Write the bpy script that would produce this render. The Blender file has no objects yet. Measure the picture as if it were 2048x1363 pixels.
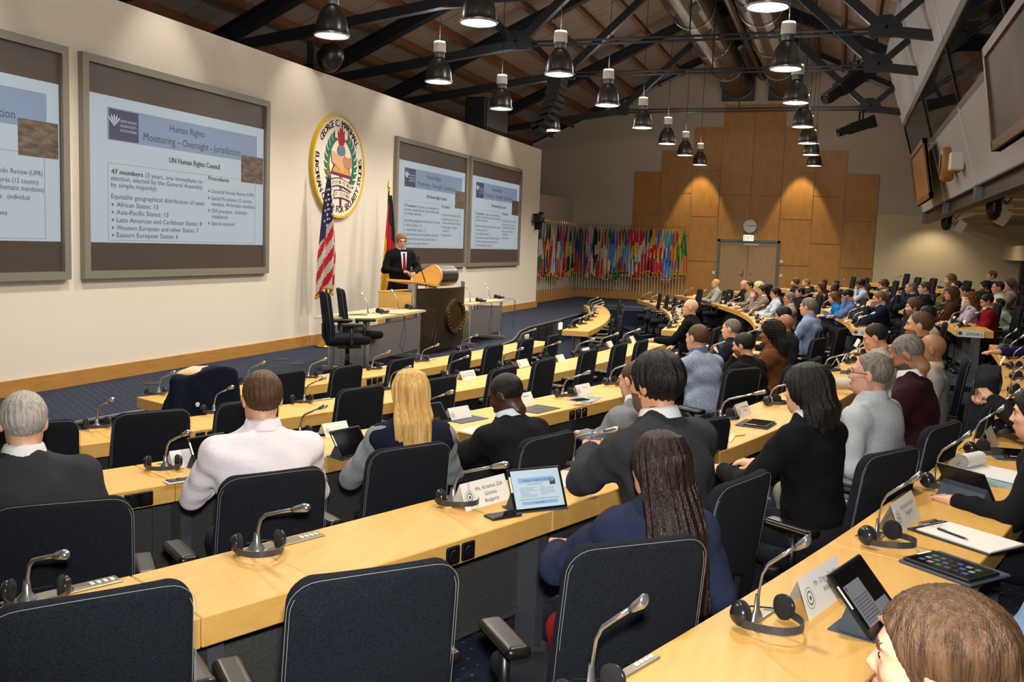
import bpy, math, random
import numpy as np
from mathutils import Vector, Matrix
random.seed(7)
SC = bpy.context.scene
COL = SC.collection
# ------------------------------------------------------------------ camera
F, YAW, PITCH, ROLL, CZ = 1854.7, 0.33516881, -0.10509728, 0.03688922, 1.72
fw = np.array([math.cos(PITCH)*math.cos(YAW), math.cos(PITCH)*math.sin(YAW), math.sin(PITCH)])
_r = np.cross(fw, [0, 0, 1]); _r /= np.linalg.norm(_r); _u = np.cross(_r, fw)
RV = _r*math.cos(ROLL)+_u*math.sin(ROLL); UV = -_r*math.sin(ROLL)+_u*math.cos(ROLL)
cam = bpy.data.cameras.new('camera'); cam.sensor_width = 36; cam.lens = F/2048*36; cam.clip_start = .05; cam.clip_end = 200
co = bpy.data.objects.new('camera', cam); COL.objects.link(co)
co.matrix_world = Matrix([[RV[i], UV[i], -fw[i], (0, 0, CZ)[i]] for i in range(3)]+[[0, 0, 0, 1]])
SC.camera = co
EYE = np.array([0, 0, CZ])
def ray(px, py): return fw+RV*(px-1024)/F-UV*(py-681.5)/F
def atz(px, py, z): d = ray(px, py); return EYE+d*(z-CZ)/d[2]
def atd(px, py, d): return EYE+ray(px, py)*d
def aty(px, py, y): d = ray(px, py); return EYE+d*(y/d[1])
def atx(px, py, x): d = ray(px, py); return EYE+d*(x/d[0])
# ------------------------------------------------------------------ world, exposure, lamps that light the hall
w = bpy.data.worlds.new('world'); SC.world = w; w.use_nodes = True
w.node_tree.nodes['Background'].inputs[0].default_value = (.9, .82, .7, 1)
w.node_tree.nodes['Background'].inputs[1].default_value = .05
vs = SC.view_settings; vs.view_transform = 'Standard'; vs.look = 'None'; vs.gamma = 1; vs.use_curve_mapping = False
vs.exposure = 0.0
SC.cycles.max_bounces = 6; SC.cycles.diffuse_bounces = 3; SC.cycles.glossy_bounces = 3; SC.cycles.transmission_bounces = 4
SC.cycles.sample_clamp_indirect = 4; SC.cycles.caustics_reflective = False; SC.cycles.caustics_refractive = False
def lamp(kind, name, loc, power, col=(1, .86, .68), target=None, spot=100, blend=.5, size=.1):
    l = bpy.data.lights.new(name, kind); l.energy = power; l.color = col
    if kind == 'SPOT': l.spot_size = math.radians(spot); l.spot_blend = blend; l.shadow_soft_size = size
    elif kind == 'POINT': l.shadow_soft_size = size
    o = bpy.data.objects.new(name, l); COL.objects.link(o); o.location = loc
    if target is not None:
        o.rotation_euler = (Vector(target)-Vector(loc)).to_track_quat('-Z', 'Y').to_euler()
    return o
# the photographer's flash, on the camera's hot shoe and turned a little upwards
lamp('SPOT', 'camera_flash', tuple(EYE+UV*.16+RV*.02), 600, (1, .97, .93), tuple(EYE+fw*6+UV*1.0), 105, .8, .05)
# wall washers along the stage wall and over the timber wall
for x in (6.3, 9.3, 12.3, 15.3, 18.2, 21.2):
    lamp('SPOT', 'wall_washer', (x, 6.9, 5.25), 85, (1, .9, .77), (x, 7.95, 2.2), 62, .75, .06)
for y in (4.45, 1.3):
    lamp('SPOT', 'wall_washer', (30.2, y, 5.25), 360, (1, .78, .46), (31.17, y, 0), 46, .3, .06)
for y in (-2.6,):
    lamp('SPOT', 'wall_washer', (30.0, y, 2.78), 60, (1, .82, .58), (31.0, y, .8), 110, .8, .06)
PEND = [(x, y) for y, xs in ((6.02, (10.2, 13.4, 16.2, 19.3)), (3.98, (9.9, 13.05, 15.97, 18.98, 21.86, 24.5, 27.2)), (.85, (9.8, 13.07, 15.98, 18.97, 21.77, 24.27, 27.27))) for x in xs]
PEND += [(6.9, 3.95), (6.9, .8), (3.8, 3.95), (3.8, .8), (7.0, 6.0)]
for x, y in PEND:
    lamp('SPOT', 'pendant_bulb', (x, y, 4.13), 270, (1, .9, .76), (x, y, 0), 150, .6, .12)
    lamp('POINT', 'roof_fill', (x, y, 4.86), 26, (1, .92, .84), size=.1)  # added fill over each pendant to brighten the roof; no fixture of its own
# lamps under the gallery
for x, y in ((28.6, -3.6), (25.2, -3.6), (21.5, -3.6), (17.5, -3.6), (13.0, -3.6), (8, -3.6)):
    lamp('SPOT', 'gallery_downlight', (x, y, 2.78), 45, (1, .82, .58), (x, y, 0), 140, .6, .08)
# ------------------------------------------------------------------ small helpers
def lin(c):
    if isinstance(c, str): c = [int(c[i:i+2], 16)/255 for i in (0, 2, 4)]
    return tuple(x/12.92 if x <= .04045 else ((x+.055)/1.055)**2.4 for x in c)+(1,)
MATS = {}
def M(name, col='808080', rough=.6, metal=0., bump=0., bscale=60., var=0., vscale=8., stretch=(1, 1, 1), emit=None, estr=0., spec=.5, alpha=1., trans=0., sheen=0., col2=None, coord='Object', aniso=None):
    """a principled material; var mixes col towards col2 by a noise, bump adds fine relief"""
    if name in MATS: return MATS[name]
    m = bpy.data.materials.new(name); m.use_nodes = True; nt = m.node_tree; b = nt.nodes['Principled BSDF']
    b.inputs['Base Color'].default_value = lin(col); b.inputs['Roughness'].default_value = rough; b.inputs['Metallic'].default_value = metal
    b.inputs['Specular IOR Level'].default_value = spec; b.inputs['Alpha'].default_value = alpha
    if trans: b.inputs['Transmission Weight'].default_value = trans
    if sheen: b.inputs['Sheen Weight'].default_value = sheen
    if emit: b.inputs['Emission Color'].default_value = lin(emit); b.inputs['Emission Strength'].default_value = estr
    if var or bump:
        tc = nt.nodes.new('ShaderNodeTexCoord'); mp = nt.nodes.new('ShaderNodeMapping'); mp.inputs['Scale'].default_value = stretch
        nt.links.new(tc.outputs[coord], mp.inputs[0])
    if var:
        n = nt.nodes.new('ShaderNodeTexNoise'); n.inputs['Scale'].default_value = vscale; n.inputs['Detail'].default_value = 5
        nt.links.new(mp.outputs[0], n.inputs['Vector'])
        cr = nt.nodes.new('ShaderNodeMapRange'); cr.inputs[1].default_value = .3; cr.inputs[2].default_value = .7; cr.inputs[4].default_value = var
        nt.links.new(n.outputs[0], cr.inputs[0])
        mx = nt.nodes.new('ShaderNodeMix'); mx.data_type = 'RGBA'; mx.inputs[6].default_value = lin(col)
        mx.inputs[7].default_value = lin(col2) if col2 else tuple(x*.55 for x in lin(col)[:3])+(1,)
        nt.links.new(cr.outputs[0], mx.inputs[0]); nt.links.new(mx.outputs[2], b.inputs['Base Color'])
    if bump:
        n2 = nt.nodes.new('ShaderNodeTexNoise'); n2.inputs['Scale'].default_value = bscale; n2.inputs['Detail'].default_value = 3
        nt.links.new(mp.outputs[0], n2.inputs['Vector'])
        bp = nt.nodes.new('ShaderNodeBump'); bp.inputs['Strength'].default_value = bump; bp.inputs['Distance'].default_value = .01
        nt.links.new(n2.outputs[0], bp.inputs['Height']); nt.links.new(bp.outputs[0], b.inputs['Normal'])
    MATS[name] = m
    return m
def mesh_from(name, v, f, mi=None, smooth=False):
    me = bpy.data.meshes.new(name)
    me.from_pydata([tuple(map(float, p)) for p in v], [], [tuple(map(int, q)) for q in f])
    if mi is not None: me.polygons.foreach_set('material_index', np.asarray(mi, dtype=np.int32))
    if smooth: me.polygons.foreach_set('use_smooth', np.ones(len(f), dtype=bool))
    me.update()
    return me
def put(name, me, mats=None, parent=None, loc=None, rz=None, kind=None):
    o = bpy.data.objects.new(name, me); COL.objects.link(o)
    if mats is not None and me is not None and len(me.materials) == 0:
        for m in (mats if isinstance(mats, (list, tuple)) else [mats]): me.materials.append(m)
    if parent: o.parent = parent
    if loc is not None: o.location = loc
    if rz is not None: o.rotation_euler = (0, 0, rz)
    if kind: o['kind'] = kind
    return o
def tag(o, label, cat, group=None):
    o['label'] = label; o['category'] = cat
    if group: o['group'] = group
    return o
def thing(name, label, cat, loc=(0, 0, 0), rz=0, group=None):
    o = bpy.data.objects.new(name, None); COL.objects.link(o); o.location = loc; o.rotation_euler = (0, 0, rz); o.empty_display_size = .1
    return tag(o, label, cat, group)
def children_of(o, table={}):
    return [c for c in bpy.data.objects if c.parent == o]
def copy_tree(o, kids, parent=None):
    """kids: {object name: [children]} of the prototype"""
    c = o.copy(); COL.objects.link(c); c.parent = parent
    for ch in kids.get(o.name, []): copy_tree(ch, kids, c)
    return c
def kid_table(root):
    t = {}
    def rec(o):
        t[o.name] = list(o.children)
        for c in o.children: rec(c)
    rec(root); return t
ORD = 'first second third fourth fifth sixth seventh eighth ninth tenth eleventh twelfth thirteenth fourteenth fifteenth sixteenth seventeenth eighteenth nineteenth twentieth'.split()
def nth(i):
    if i < 20: return ORD[i]
    return {2: 'twenty-', 3: 'thirty-', 4: 'forty-', 5: 'fifty-'}[(i+1)//10]+(ORD[(i+1) % 10-1] if (i+1) % 10 else 'tenth') if (i+1) % 10 else {3: 'thirtieth', 4: 'fortieth', 5: 'fiftieth', 6: 'sixtieth'}[(i+1)//10]
class MB:
    """collects shapes into one mesh"""
    def __init__(s): s.v = []; s.f = []; s.m = []; s.mx = None
    def add(s, v, f, m=0):
        n = len(s.v)
        v = np.asarray(v, float)
        if s.mx is not None: v = v@s.mx[:3, :3].T+s.mx[:3, 3]
        s.v += [tuple(p) for p in v]; s.f += [tuple(i+n for i in q) for q in f]; s.m += [m]*len(f)
        return s
    def box(s, c, d, rz=0, m=0, R=None):
        x, y, z = (k/2 for k in d)
        v = np.array([(i, j, k) for i in (-x, x) for j in (-y, y) for k in (-z, z)])
        if rz: ca, sa = math.cos(rz), math.sin(rz); v = v@np.array([[ca, sa, 0], [-sa, ca, 0], [0, 0, 1]])
        if R is not None: v = v@np.asarray(R).T
        return s.add(v+np.asarray(c), [(0, 1, 3, 2), (4, 6, 7, 5), (0, 4, 5, 1), (2, 3, 7, 6), (0, 2, 6, 4), (1, 5, 7, 3)], m)
    def bbox(s, a, b, m=0):
        a, b = np.minimum(a, b), np.maximum(a, b)
        return s.box((a+b)/2, b-a, m=m)
    def cbox(s, c, d, r, rz=0, m=0):
        """box with chamfered upright edges and rims"""
        x, y, z = (k/2 for k in d)
        o = [(x-r, y), (x, y-r), (x, -y+r), (x-r, -y), (-x+r, -y), (-x, -y+r), (-x, y-r), (-x+r, y)]
        i_ = [(px*(x-r)/x, py*(y-r)/y) for px, py in o]
        v = [(p[0], p[1], zz) for ring, zz in ((i_, -z), (o, -z+r), (o, z-r), (i_, z)) for p in ring]
        f = [tuple(range(7, -1, -1))[::-1][::-1], tuple(range(24, 32))[::-1]]
        f[0] = tuple(range(0, 8)); f[1] = tuple(range(31, 23, -1))
        for k in range(3):
            for j in range(8): f.append((k*8+j, k*8+8+j, k*8+8+(j+1) % 8, k*8+(j+1) % 8))
        v = np.array(v)
        if rz: ca, sa = math.cos(rz), math.sin(rz); v = v@np.array([[ca, sa, 0], [-sa, ca, 0], [0, 0, 1]])
        return s.add(v+np.asarray(c), f, m)
    def tube(s, path, r, n=8, m=0, caps=True):
        P = np.asarray(path, float); k = len(P); rr = np.full(k, r) if np.isscalar(r) else np.asarray(r, float)
        T = np.gradient(P, axis=0); T /= np.linalg.norm(T, axis=1)[:, None]+1e-12
        a = np.array([0, 0, 1.]) if abs(T[0][2]) < .9 else np.array([1., 0, 0])
        v = []
        for i in range(k):
            a = a-T[i]*(a@T[i]); a /= np.linalg.norm(a); b = np.cross(T[i], a)
            for j in range(n):
                t = 2*math.pi*j/n; v.append(P[i]+rr[i]*(a*math.cos(t)+b*math.sin(t)))
        f = [(i*n+j, i*n+(j+1) % n, (i+1)*n+(j+1) % n, (i+1)*n+j) for i in range(k-1) for j in range(n)]
        if caps: f += [tuple(range(n))[::-1], tuple(range((k-1)*n, k*n))]
        return s.add(v, f, m)
    def lathe(s, prof, n=24, c=(0, 0, 0), m=0, R=None, closed=False):
        v = [(r*math.cos(2*math.pi*j/n), r*math.sin(2*math.pi*j/n), z) for r, z in prof for j in range(n)]
        k = len(prof); f = [(i*n+j, i*n+(j+1) % n, (i+1)*n+(j+1) % n, (i+1)*n+j) for i in range(k-1) for j in range(n)]
        if prof[0][0] > 1e-6 and closed: f.append(tuple(range(n))[::-1])
        if prof[-1][0] > 1e-6 and closed: f.append(tuple(range((k-1)*n, k*n)))
        v = np.array(v)
        if R is not None: v = v@np.asarray(R).T
        return s.add(v+np.asarray(c), f, m)
    def prism(s, poly, z0, z1, m=0, X=None):
        n = len(poly); v = np.array([(p[0], p[1], z0) for p in poly]+[(p[0], p[1], z1) for p in poly], float)
        f = [tuple(range(n))[::-1], tuple(range(n, 2*n))]+[(i, (i+1) % n, n+(i+1) % n, n+i) for i in range(n)]
        if X is not None: v = v@np.asarray(X)[:3, :3].T+np.asarray(X)[:3, 3]
        return s.add(v, f, m)
    def beam(s, a, b, w, h, m=0, up=(0, 0, 1)):
        a, b = np.asarray(a, float), np.asarray(b, float); t = b-a; L = np.linalg.norm(t); t /= L
        x = np.cross(up, t); x /= np.linalg.norm(x); y = np.cross(t, x)
        return s.box((a+b)/2, (w, h, L), R=np.stack([x, y, t], 1), m=m)
    def mesh(s, name, smooth=False): return mesh_from(name, s.v, s.f, s.m, smooth)
    def build(s, name, mats, parent=None, smooth=False, loc=None, rz=None, kind=None):
        return put(name, s.mesh(name, smooth), mats, parent, loc, rz, kind)
def frame4(o, x, y, z):
    X = np.eye(4); X[:3, 0] = x; X[:3, 1] = y; X[:3, 2] = z; X[:3, 3] = o; return X
# text as meshes (built-in font only)
_tc = {}
def text_vf(t):
    if t in _tc: return _tc[t]
    c = bpy.data.curves.new('t', 'FONT'); c.body = t; c.size = 1; c.resolution_u = 2
    o = bpy.data.objects.new('t', c)
    me = o.to_mesh()
    v = np.array([p.co[:] for p in me.vertices]) if len(me.vertices) else np.zeros((0, 3)); f = [tuple(p.vertices) for p in me.polygons]
    o.to_mesh_clear(); bpy.data.objects.remove(o); bpy.data.curves.remove(c)
    _tc[t] = (v, f)
    return v, f
def text_in(mb, t, x, y, h, wid=None, align='l', m=0):
    """adds a line of text in the xy plane: baseline y, cap height h, optionally squeezed to width wid"""
    v, f = text_vf(t)
    if not len(v): return
    v = v.copy(); sc = h/.69; v[:, :2] *= sc
    x0, x1 = v[:, 0].min(), v[:, 0].max(); k = wid/(x1-x0) if wid else 1
    v[:, 0] = (v[:, 0]-x0)*k; W = (x1-x0)*k
    v[:, 0] += x-(W/2 if align == 'c' else W if align == 'r' else 0); v[:, 1] += y; v[:, 2] = 0
    mb.add(v, f, m)
# ------------------------------------------------------------------ materials of the room
WALL = M('painted_wall', 'dcd5c8', .85, bump=.25, bscale=90)
WALLD = M('painted_gable', 'bdb2a2', .9, bump=.2, bscale=60)
CREAM = M('cream_wall', 'd8c8a4', .85, bump=.2, bscale=60)
MAPLE = M('maple_wood', 'e0b061', .48, var=.5, vscale=5, stretch=(.6, 6, 6), col2='cd9a46', bump=.03, bscale=40)
MAPLE2 = M('maple_edge', 'd2a468', .42, var=.7, vscale=6, stretch=(.7, 9, 9), col2='b78552')
BIRCH = M('birch_panel', 'b9853f', .5, var=.6, vscale=2.2, stretch=(3, 3, 1.2), col2='9a6a2e', bump=.04, bscale=30)
DOORW = M('door_veneer', 'a98a63', .45, var=.5, vscale=3, stretch=(5, 5, 1), col2='927350')
SKIRT = M('skirting_oak', 'b98745', .45, var=.5, vscale=6, stretch=(.6, 5, 5))
BROWN = M('purlin_timber', '7c4e2a', .7, var=.6, vscale=6, stretch=(.4, 6, 6))
ROOFP = M('roof_board', '8f8174', .9, var=.25, vscale=3)
STEEL = M('black_steel', '23262b', .45, metal=.2)
GREYM = M('grey_steel', '6d7177', .4, metal=.6)
SILVER = M('silver_metal', 'b9bcc0', .3, metal=.9)
CHROME = M('chrome', 'd8d8d8', .12, metal=1)
DUCT = M('galvanised_duct', '665a4a', .38, metal=.75, var=.4, vscale=2)
BLACKP = M('black_plastic', '141416', .35)
BLACKM = M('matt_black', '0c0c0e', .7)
WHITEP = M('white_plastic', 'e2e0da', .4)
PAPER = M('white_paper', 'ecebe6', .8)
INK = M('black_ink', '1c1c1e', .8)
FABRIC = M('black_upholstery', '0c0e13', .95, bump=.5, bscale=420, var=1., vscale=230, col2='1f242e', spec=.2)
THREAD = M('white_thread', '8f9492', .8)
BRASS = M('brass', 'c9a24a', .2, metal=1)
GOLD = M('gold_paint', 'd7a928', .4, metal=.2)
GLASSD = M('dark_glass', '0a0c0e', .03, alpha=.42, spec=.8)
def carpet():
    m = M('navy_carpet', '1c2c49', .95, bump=.4, bscale=200)
    nt = m.node_tree; b = nt.nodes['Principled BSDF']
    tc = nt.nodes.new('ShaderNodeTexCoord'); vo = nt.nodes.new('ShaderNodeTexVoronoi'); vo.inputs['Scale'].default_value = 13; vo.inputs['Randomness'].default_value = .12
    mp = nt.nodes.new('ShaderNodeMapping'); mp.inputs['Rotation'].default_value = (0, 0, .6); mp.inputs['Scale'].default_value = (1, 1, .001)
    nt.links.new(tc.outputs['Object'], mp.inputs[0]); nt.links.new(mp.outputs[0], vo.inputs['Vector'])
    lt = nt.nodes.new('ShaderNodeMath'); lt.operation = 'LESS_THAN'; lt.inputs[1].default_value = .11
    nt.links.new(vo.outputs['Distance'], lt.inputs[0])
    mx = nt.nodes.new('ShaderNodeMix'); mx.data_type = 'RGBA'; mx.inputs[6].default_value = lin('121f38'); mx.inputs[7].default_value = lin('5f6a7c')
    ge = nt.nodes.new('ShaderNodeNewGeometry'); sx = nt.nodes.new('ShaderNodeSeparateXYZ'); nt.links.new(ge.outputs['Normal'], sx.inputs[0]); gt = nt.nodes.new('ShaderNodeMath'); gt.operation = 'GREATER_THAN'; gt.inputs[1].default_value = .7; nt.links.new(sx.outputs[2], gt.inputs[0]); ml = nt.nodes.new('ShaderNodeMath'); ml.operation = 'MULTIPLY'; nt.links.new(gt.outputs[0], ml.inputs[0]); nt.links.new(lt.outputs[0], ml.inputs[1]); nt.links.new(ml.outputs[0], mx.inputs[0]); nt.links.new(mx.outputs[2], b.inputs['Base Color'])
    return m
CARPET = carpet()
# ------------------------------------------------------------------ seating geometry (plan curves of the desk rows)
FL = {1: -.55, 2: -.43, 3: -.31, 4: -.19, 5: -.07, 6: .10, 7: .24, 8: .36}
Y0N = {4: -.36, 5: -1.9}
Y0 = {1: 4.62, 2: 2.82, 3: 1.25, 4: -.25, 5: -1.62, 6: -3.2, 7: -4.55, 8: -5.9}
RN = {1: 24, 2: 23.6, 3: 26, 4: 31, 5: 35, 6: 38, 7: 40, 8: 42}
RF = {1: 24, 2: 23.6, 3: 22.5, 4: 22.8, 5: 23.5, 6: 24, 7: 25, 8: 26}
XC = 14.8
for _i in range(1, 9): FL[-_i] = FL[_i]
FL[-4], FL[-5] = -.12, 0.0
def rowpt(i, x, off=0.):
    """point on the stage-side edge of desk row i at x, moved off metres towards the users"""
    near = i > 0 and x < XC; i = abs(i); R = RN[i] if near else RF[i]; a = math.asin(max(-.99, min(.99, (x-XC)/R))); c = (Y0N.get(i, Y0[i]) if near else Y0[i])+R
    return np.array([XC+(R+off)*math.sin(a), c-(R+off)*math.cos(a)])
def rownorm(i, x):
    R = RN[i] if i > 0 and x < XC else RF[abs(i)]; a = math.asin(max(-.99, min(.99, (x-XC)/R)))
    return math.degrees(math.atan2(math.cos(a), -math.sin(a)))
def stage_edge(x):
    xs = [-4, 6.2, 7, 8.5, 10, 13, 14.8, 15.6, 16.3, 17.2, 18.2, 20, 23, 25.2]; ys = [6.5, 6.33, 6.24, 5.75, 5.36, 5.3, 5.34, 5.42, 5.6, 5.85, 6.0, 6.02, 6.15, 6.4]
    return float(np.interp(x, xs, ys))
def strip(name, lo, hi, z, zb, xs, mat):
    """floor slab between the plan curves lo(x) and hi(x)"""
    v = []; f = []
    for x in xs:
        a, b = lo(x), max(hi(x), lo(x)+.01)
        v += [(x, a, z), (x, b, z), (x, b, zb), (x, a, zb)]
    for k in range(len(xs)-1):
        for j in range(4): f.append((k*4+j, k*4+(j+1) % 4, k*4+4+(j+1) % 4, k*4+4+j))
    f += [(0, 3, 2, 1), tuple((len(xs)-1)*4+j for j in range(4))]
    f = [q[::-1] for q in f]
    return put(name, mesh_from(name, v, f), mat, kind='structure')
XS = list(np.arange(-4, 29.01, .5))
def tier_y(i, x):
    xx = min(max(x, -3.9), 28); return min(rowpt(i, xx)[1]+.42 if abs(xx-XC) < RF[i]-2 else 9, 6.3)
def ycurve(i, x):
    R = RN[i] if x < XC else RF[i]; return Y0[i]+R-math.sqrt(max(R*R-(x-XC)**2, .01))+.42
strip('floor', lambda x: min(ycurve(2, x), 6.0), stage_edge, FL[1], -1.0, [x for x in XS if x <= 25.01], CARPET)
for i in range(2, 8):
    strip('floor', (lambda x, i=i: min(ycurve(i+1, x), 6.2)) if i < 7 else (lambda x: -6.2), lambda x, i=i: min(ycurve(i, x), 6.3), FL[i], -1.0, [x for x in XS if x <= (26.5 if i < 5 else 29)], CARPET)
for i, xa in ((4, 14.4), (5, 13.9)):
    strip('floor', lambda x, i=i: ycurve(i+1, max(x, XC)), lambda x, i=i: ycurve(i, max(x, XC)), FL[-i], -.5, [x for x in np.arange(xa, 26.6, .5)], CARPET)
st = strip('stage_floor', stage_edge, lambda x: 8.9, 0, -1.0, [x for x in XS if x <= 25.01], CARPET)
mb = MB(); mb.bbox((25, 2.2, -1), (31, 8.9, -.002)); mb.bbox((28.5, -6.2, -1), (31, 2.3, -.002)); mb.build('floor', CARPET, kind='structure')
# stage nosing, riser fittings
mb = MB(); mb.tube([(x, stage_edge(x)-.005, -.01) for x in np.arange(5.5, 25.1, .25)], .018, 6); mb.build('edge_trim', M('nosing', '5b5c5c', .5), st)
for x in (18.55, 19.15, 19.75):
    mb = MB(); y = stage_edge(x); mb.bbox((x-.25, y-.03, -.45), (x+.25, y+.02, -.06))
    for k in range(6): mb.bbox((x-.24, y-.04, -.42+k*.06), (x+.24, y-.025, -.395+k*.06))
    mb.build('vent_grille', BLACKM, st)
mb = MB(); mb.cbox((17.95, stage_edge(17.95)-.02, -.2), (.26, .04, .14), .012); mb.build('socket_plate', WHITEP, st)
mb = MB(); mb.cbox((20.7, stage_edge(20.7)-.02, -.16), (.22, .04, .16), .012); mb.build('step_light', M('step_light_lens', 'ffe9b0', .4, emit='ffdf9a', estr=4), st)
for px, py in ((307, 766), (565, 718), (596, 727)):
    p = atz(px, py, 0); mb = MB(); mb.prism([(.1*math.cos(a)*1.3, .1*math.sin(a)) for a in np.linspace(0, 2*math.pi, 24, endpoint=False)], -.01, .006); mb.build('floor_box', M('floor_box_brown', '241e1a', .6), st, loc=p)
# short flight of steps from the pit to the far aisle
mb0 = MB(); mb0.bbox((25.0, 4.2, -.56), (25.5, 6.35, -.45))
steps = mb0.build('stair_flight', CARPET, kind='structure')
for k in range(1, 5):
    mb = MB(); mb.bbox((25.0+k*.42, 4.2, -.56), (27.4, 6.35, -.56+.112*(k+1))); mb.build('step', CARPET, steps)
    mb = MB(); mb.bbox((24.97+k*.42, 4.2, -.56+.112*(k+1)-.03), (25.03+k*.42, 6.35, -.56+.112*(k+1)+.006)); mb.build('step_nosing', M('step_edge', '8d8f90', .5), steps)
# ------------------------------------------------------------------ walls
mb = MB(); mb.bbox((-4, 7.8, -.02), (24.25, 8.05, 4.25)); wl = mb.build('wall_left', WALL, kind='structure')
mb = MB(); mb.bbox((-4, 7.765, 0), (24.27, 7.8, .16)); mb.bbox((24.25, 7.765, 0), (24.29, 8.06, .16)); mb.build('baseboard_left', SKIRT, kind='structure')
mb = MB(); mb.bbox((23, 8.75, -.02), (31, 10.4, 3.25)); mb.build('wall_side', WALLD, kind='structure')
def roofz(y): return 9.69-.4504*(y if y > 2.75 else 5.5-y)
def wallprism(name, x0, x1, poly, mat):
    mb = MB(); mb.prism(poly, 0, x1-x0, X=frame4((x0, 0, 0), (0, 1, 0), (0, 0, 1), (1, 0, 0))); return mb.build(name, mat, kind='structure')
gable = [(-6.3, -.6), (11.2, -.6), (11.2, roofz(11.2)), (2.75, roofz(2.75)), (-6.3, roofz(-6.3))]
wf = wallprism('wall_far', 31, 31.2, gable, WALLD)
mb = MB(); mb.bbox((30.985, -6.0, -.3), (31.0, -.99, 3.0)); mb.build('paint_field', CREAM, wf)
wallprism('wall_back', -4.2, -4, gable, WALLD)
mb = MB(); mb.bbox((-4, -5.35, -.6), (31, -5.15, 6)); mb.bbox((24, -5.15, 1.75), (31, -4.55, 2.15)); mb.build('wall_right', CREAM, kind='structure')
mb = MB(); mb.bbox((-4, 10.9, 0), (31, 11.1, 5.2)); mb.build('wall_outer', WALLD, kind='structure')
mb = MB(); mb.bbox((26.2, -4.62, 0), (26.5, -4.3, 1.75)); mb.build('column', BLACKM, kind='structure')
# light switches, baseboard of the far wall
mb = MB(); mb.bbox((30.95, 4.1, 0), (31, 8.75, .3)); mb.bbox((24.3, 8.71, 0), (31, 8.75, .3)); mb.build('baseboard_far', SKIRT, kind='structure')
# ------------------------------------------------------------------ roof
mb = MB()
for s in (1, -1):
    y1 = 11.1 if s > 0 else -6.3
    v = [(-4, 2.75, roofz(2.75)+.16), (31.2, 2.75, roofz(2.75)+.16), (31.2, y1, roofz(y1)+.16), (-4, y1, roofz(y1)+.16)]
    v += [(a, b, c+.15) for a, b, c in v]
    mb.add(v, [(0, 1, 2, 3), (7, 6, 5, 4), (0, 4, 5, 1), (1, 5, 6, 2), (2, 6, 7, 3), (3, 7, 4, 0)])
roof = mb.build('ceiling', M('roof_deck', '2a2622', .9), kind='structure')
sl = math.atan(.4504)
PY = [3.05+.72*k for k in range(11)]
pm = MB(); pm.box((0, 0, 0), (1.46, .70/math.cos(sl), .02)); pme = pm.mesh('ceiling_panel')
pme.materials.append(ROOFP)
for k, y in enumerate(PY[:-1]):
    for sgn in (1, -1):
        yc = y+.36
        if sgn < 0:
            yc = 5.5-yc
            if yc < -1.6: continue
        xs = np.arange(11.25+(.75 if k % 2 else 0), 31, 1.5)
        for x in xs:
            if x > 30.3: continue
            o = put('ceiling_panel', pme, parent=roof, loc=(x, yc, roofz(yc)+.12)); o.rotation_euler = (-sl*sgn, 0, 0)
for y in PY:
    for sgn in (1, -1):
        yy = y if sgn > 0 else 5.5-y
        if yy < -4: continue
        mb = MB(); mb.box((0, 0, 0), (34.6, .085, .17)); o = mb.build('purlin', BROWN, roof, loc=(13.4, yy, roofz(yy)+.02)); o.rotation_euler = (-sl*sgn, 0, 0)
def truss(x):
    t = bpy.data.objects.new('roof_truss', None); COL.objects.link(t); t['kind'] = 'structure'; t.location = (x, 0, 0)
    def part(name, fn, m=STEEL):
        mb = MB(); fn(mb); return mb.build(name, m, t)
    NL, NR = np.array([0, 5.78, 5.3]), np.array([0, -.42, 5.3])
    for s in (1, -1):
        N = NL if s > 0 else NR
        mir = lambda p: np.array([0, p[1] if s > 0 else 5.36-p[1], p[2]])
        def rafter(mb):
            a, b = mir((0, 10.6, roofz(10.6)-.32)), mir((0, 2.68, roofz(2.75)-.32))
            for dz, ww, hh in ((.12, .2, .03), (0, .03, .24), (-.12, .2, .03)):
                mb.beam(a+(0, 0, dz), b+(0, 0, dz), ww, hh)
        part('rafter', rafter)
        part('tie_strut', lambda mb: mb.beam(mir((0, 9.9, roofz(9.9)-.5)), N, .13, .15))
        part('post', lambda mb: mb.beam(mir((0, 6.75, roofz(6.75)-.45)), N, .12, .12))
        part('diagonal', lambda mb: mb.beam(mir((0, 3.0, roofz(3.0)-.5)), N, .13, .15))
        def gus(mb):
            mb.prism([(-.24, -.1), (.22, -.1), (.26, .05), (.09, .24), (-.09, .24), (-.26, .08)], -.05, .05, X=frame4(N, (0, 1, 0), (0, 0, 1), (1, 0, 0)))
        part('gusset_plate', gus)
    for dz in (-.035, .035):
        part('tie_rod', lambda mb: mb.tube([NL+(0, 0, dz), NR+(0, 0, dz)], .022, 6))
    part('hanger_rod', lambda mb: mb.tube([(0, 2.68, 5.3), (0, 2.68, 7.6)], .014, 6))
for x in (10.3, 13.25, 16.3, 19.3, 24.6): truss(x)
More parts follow.
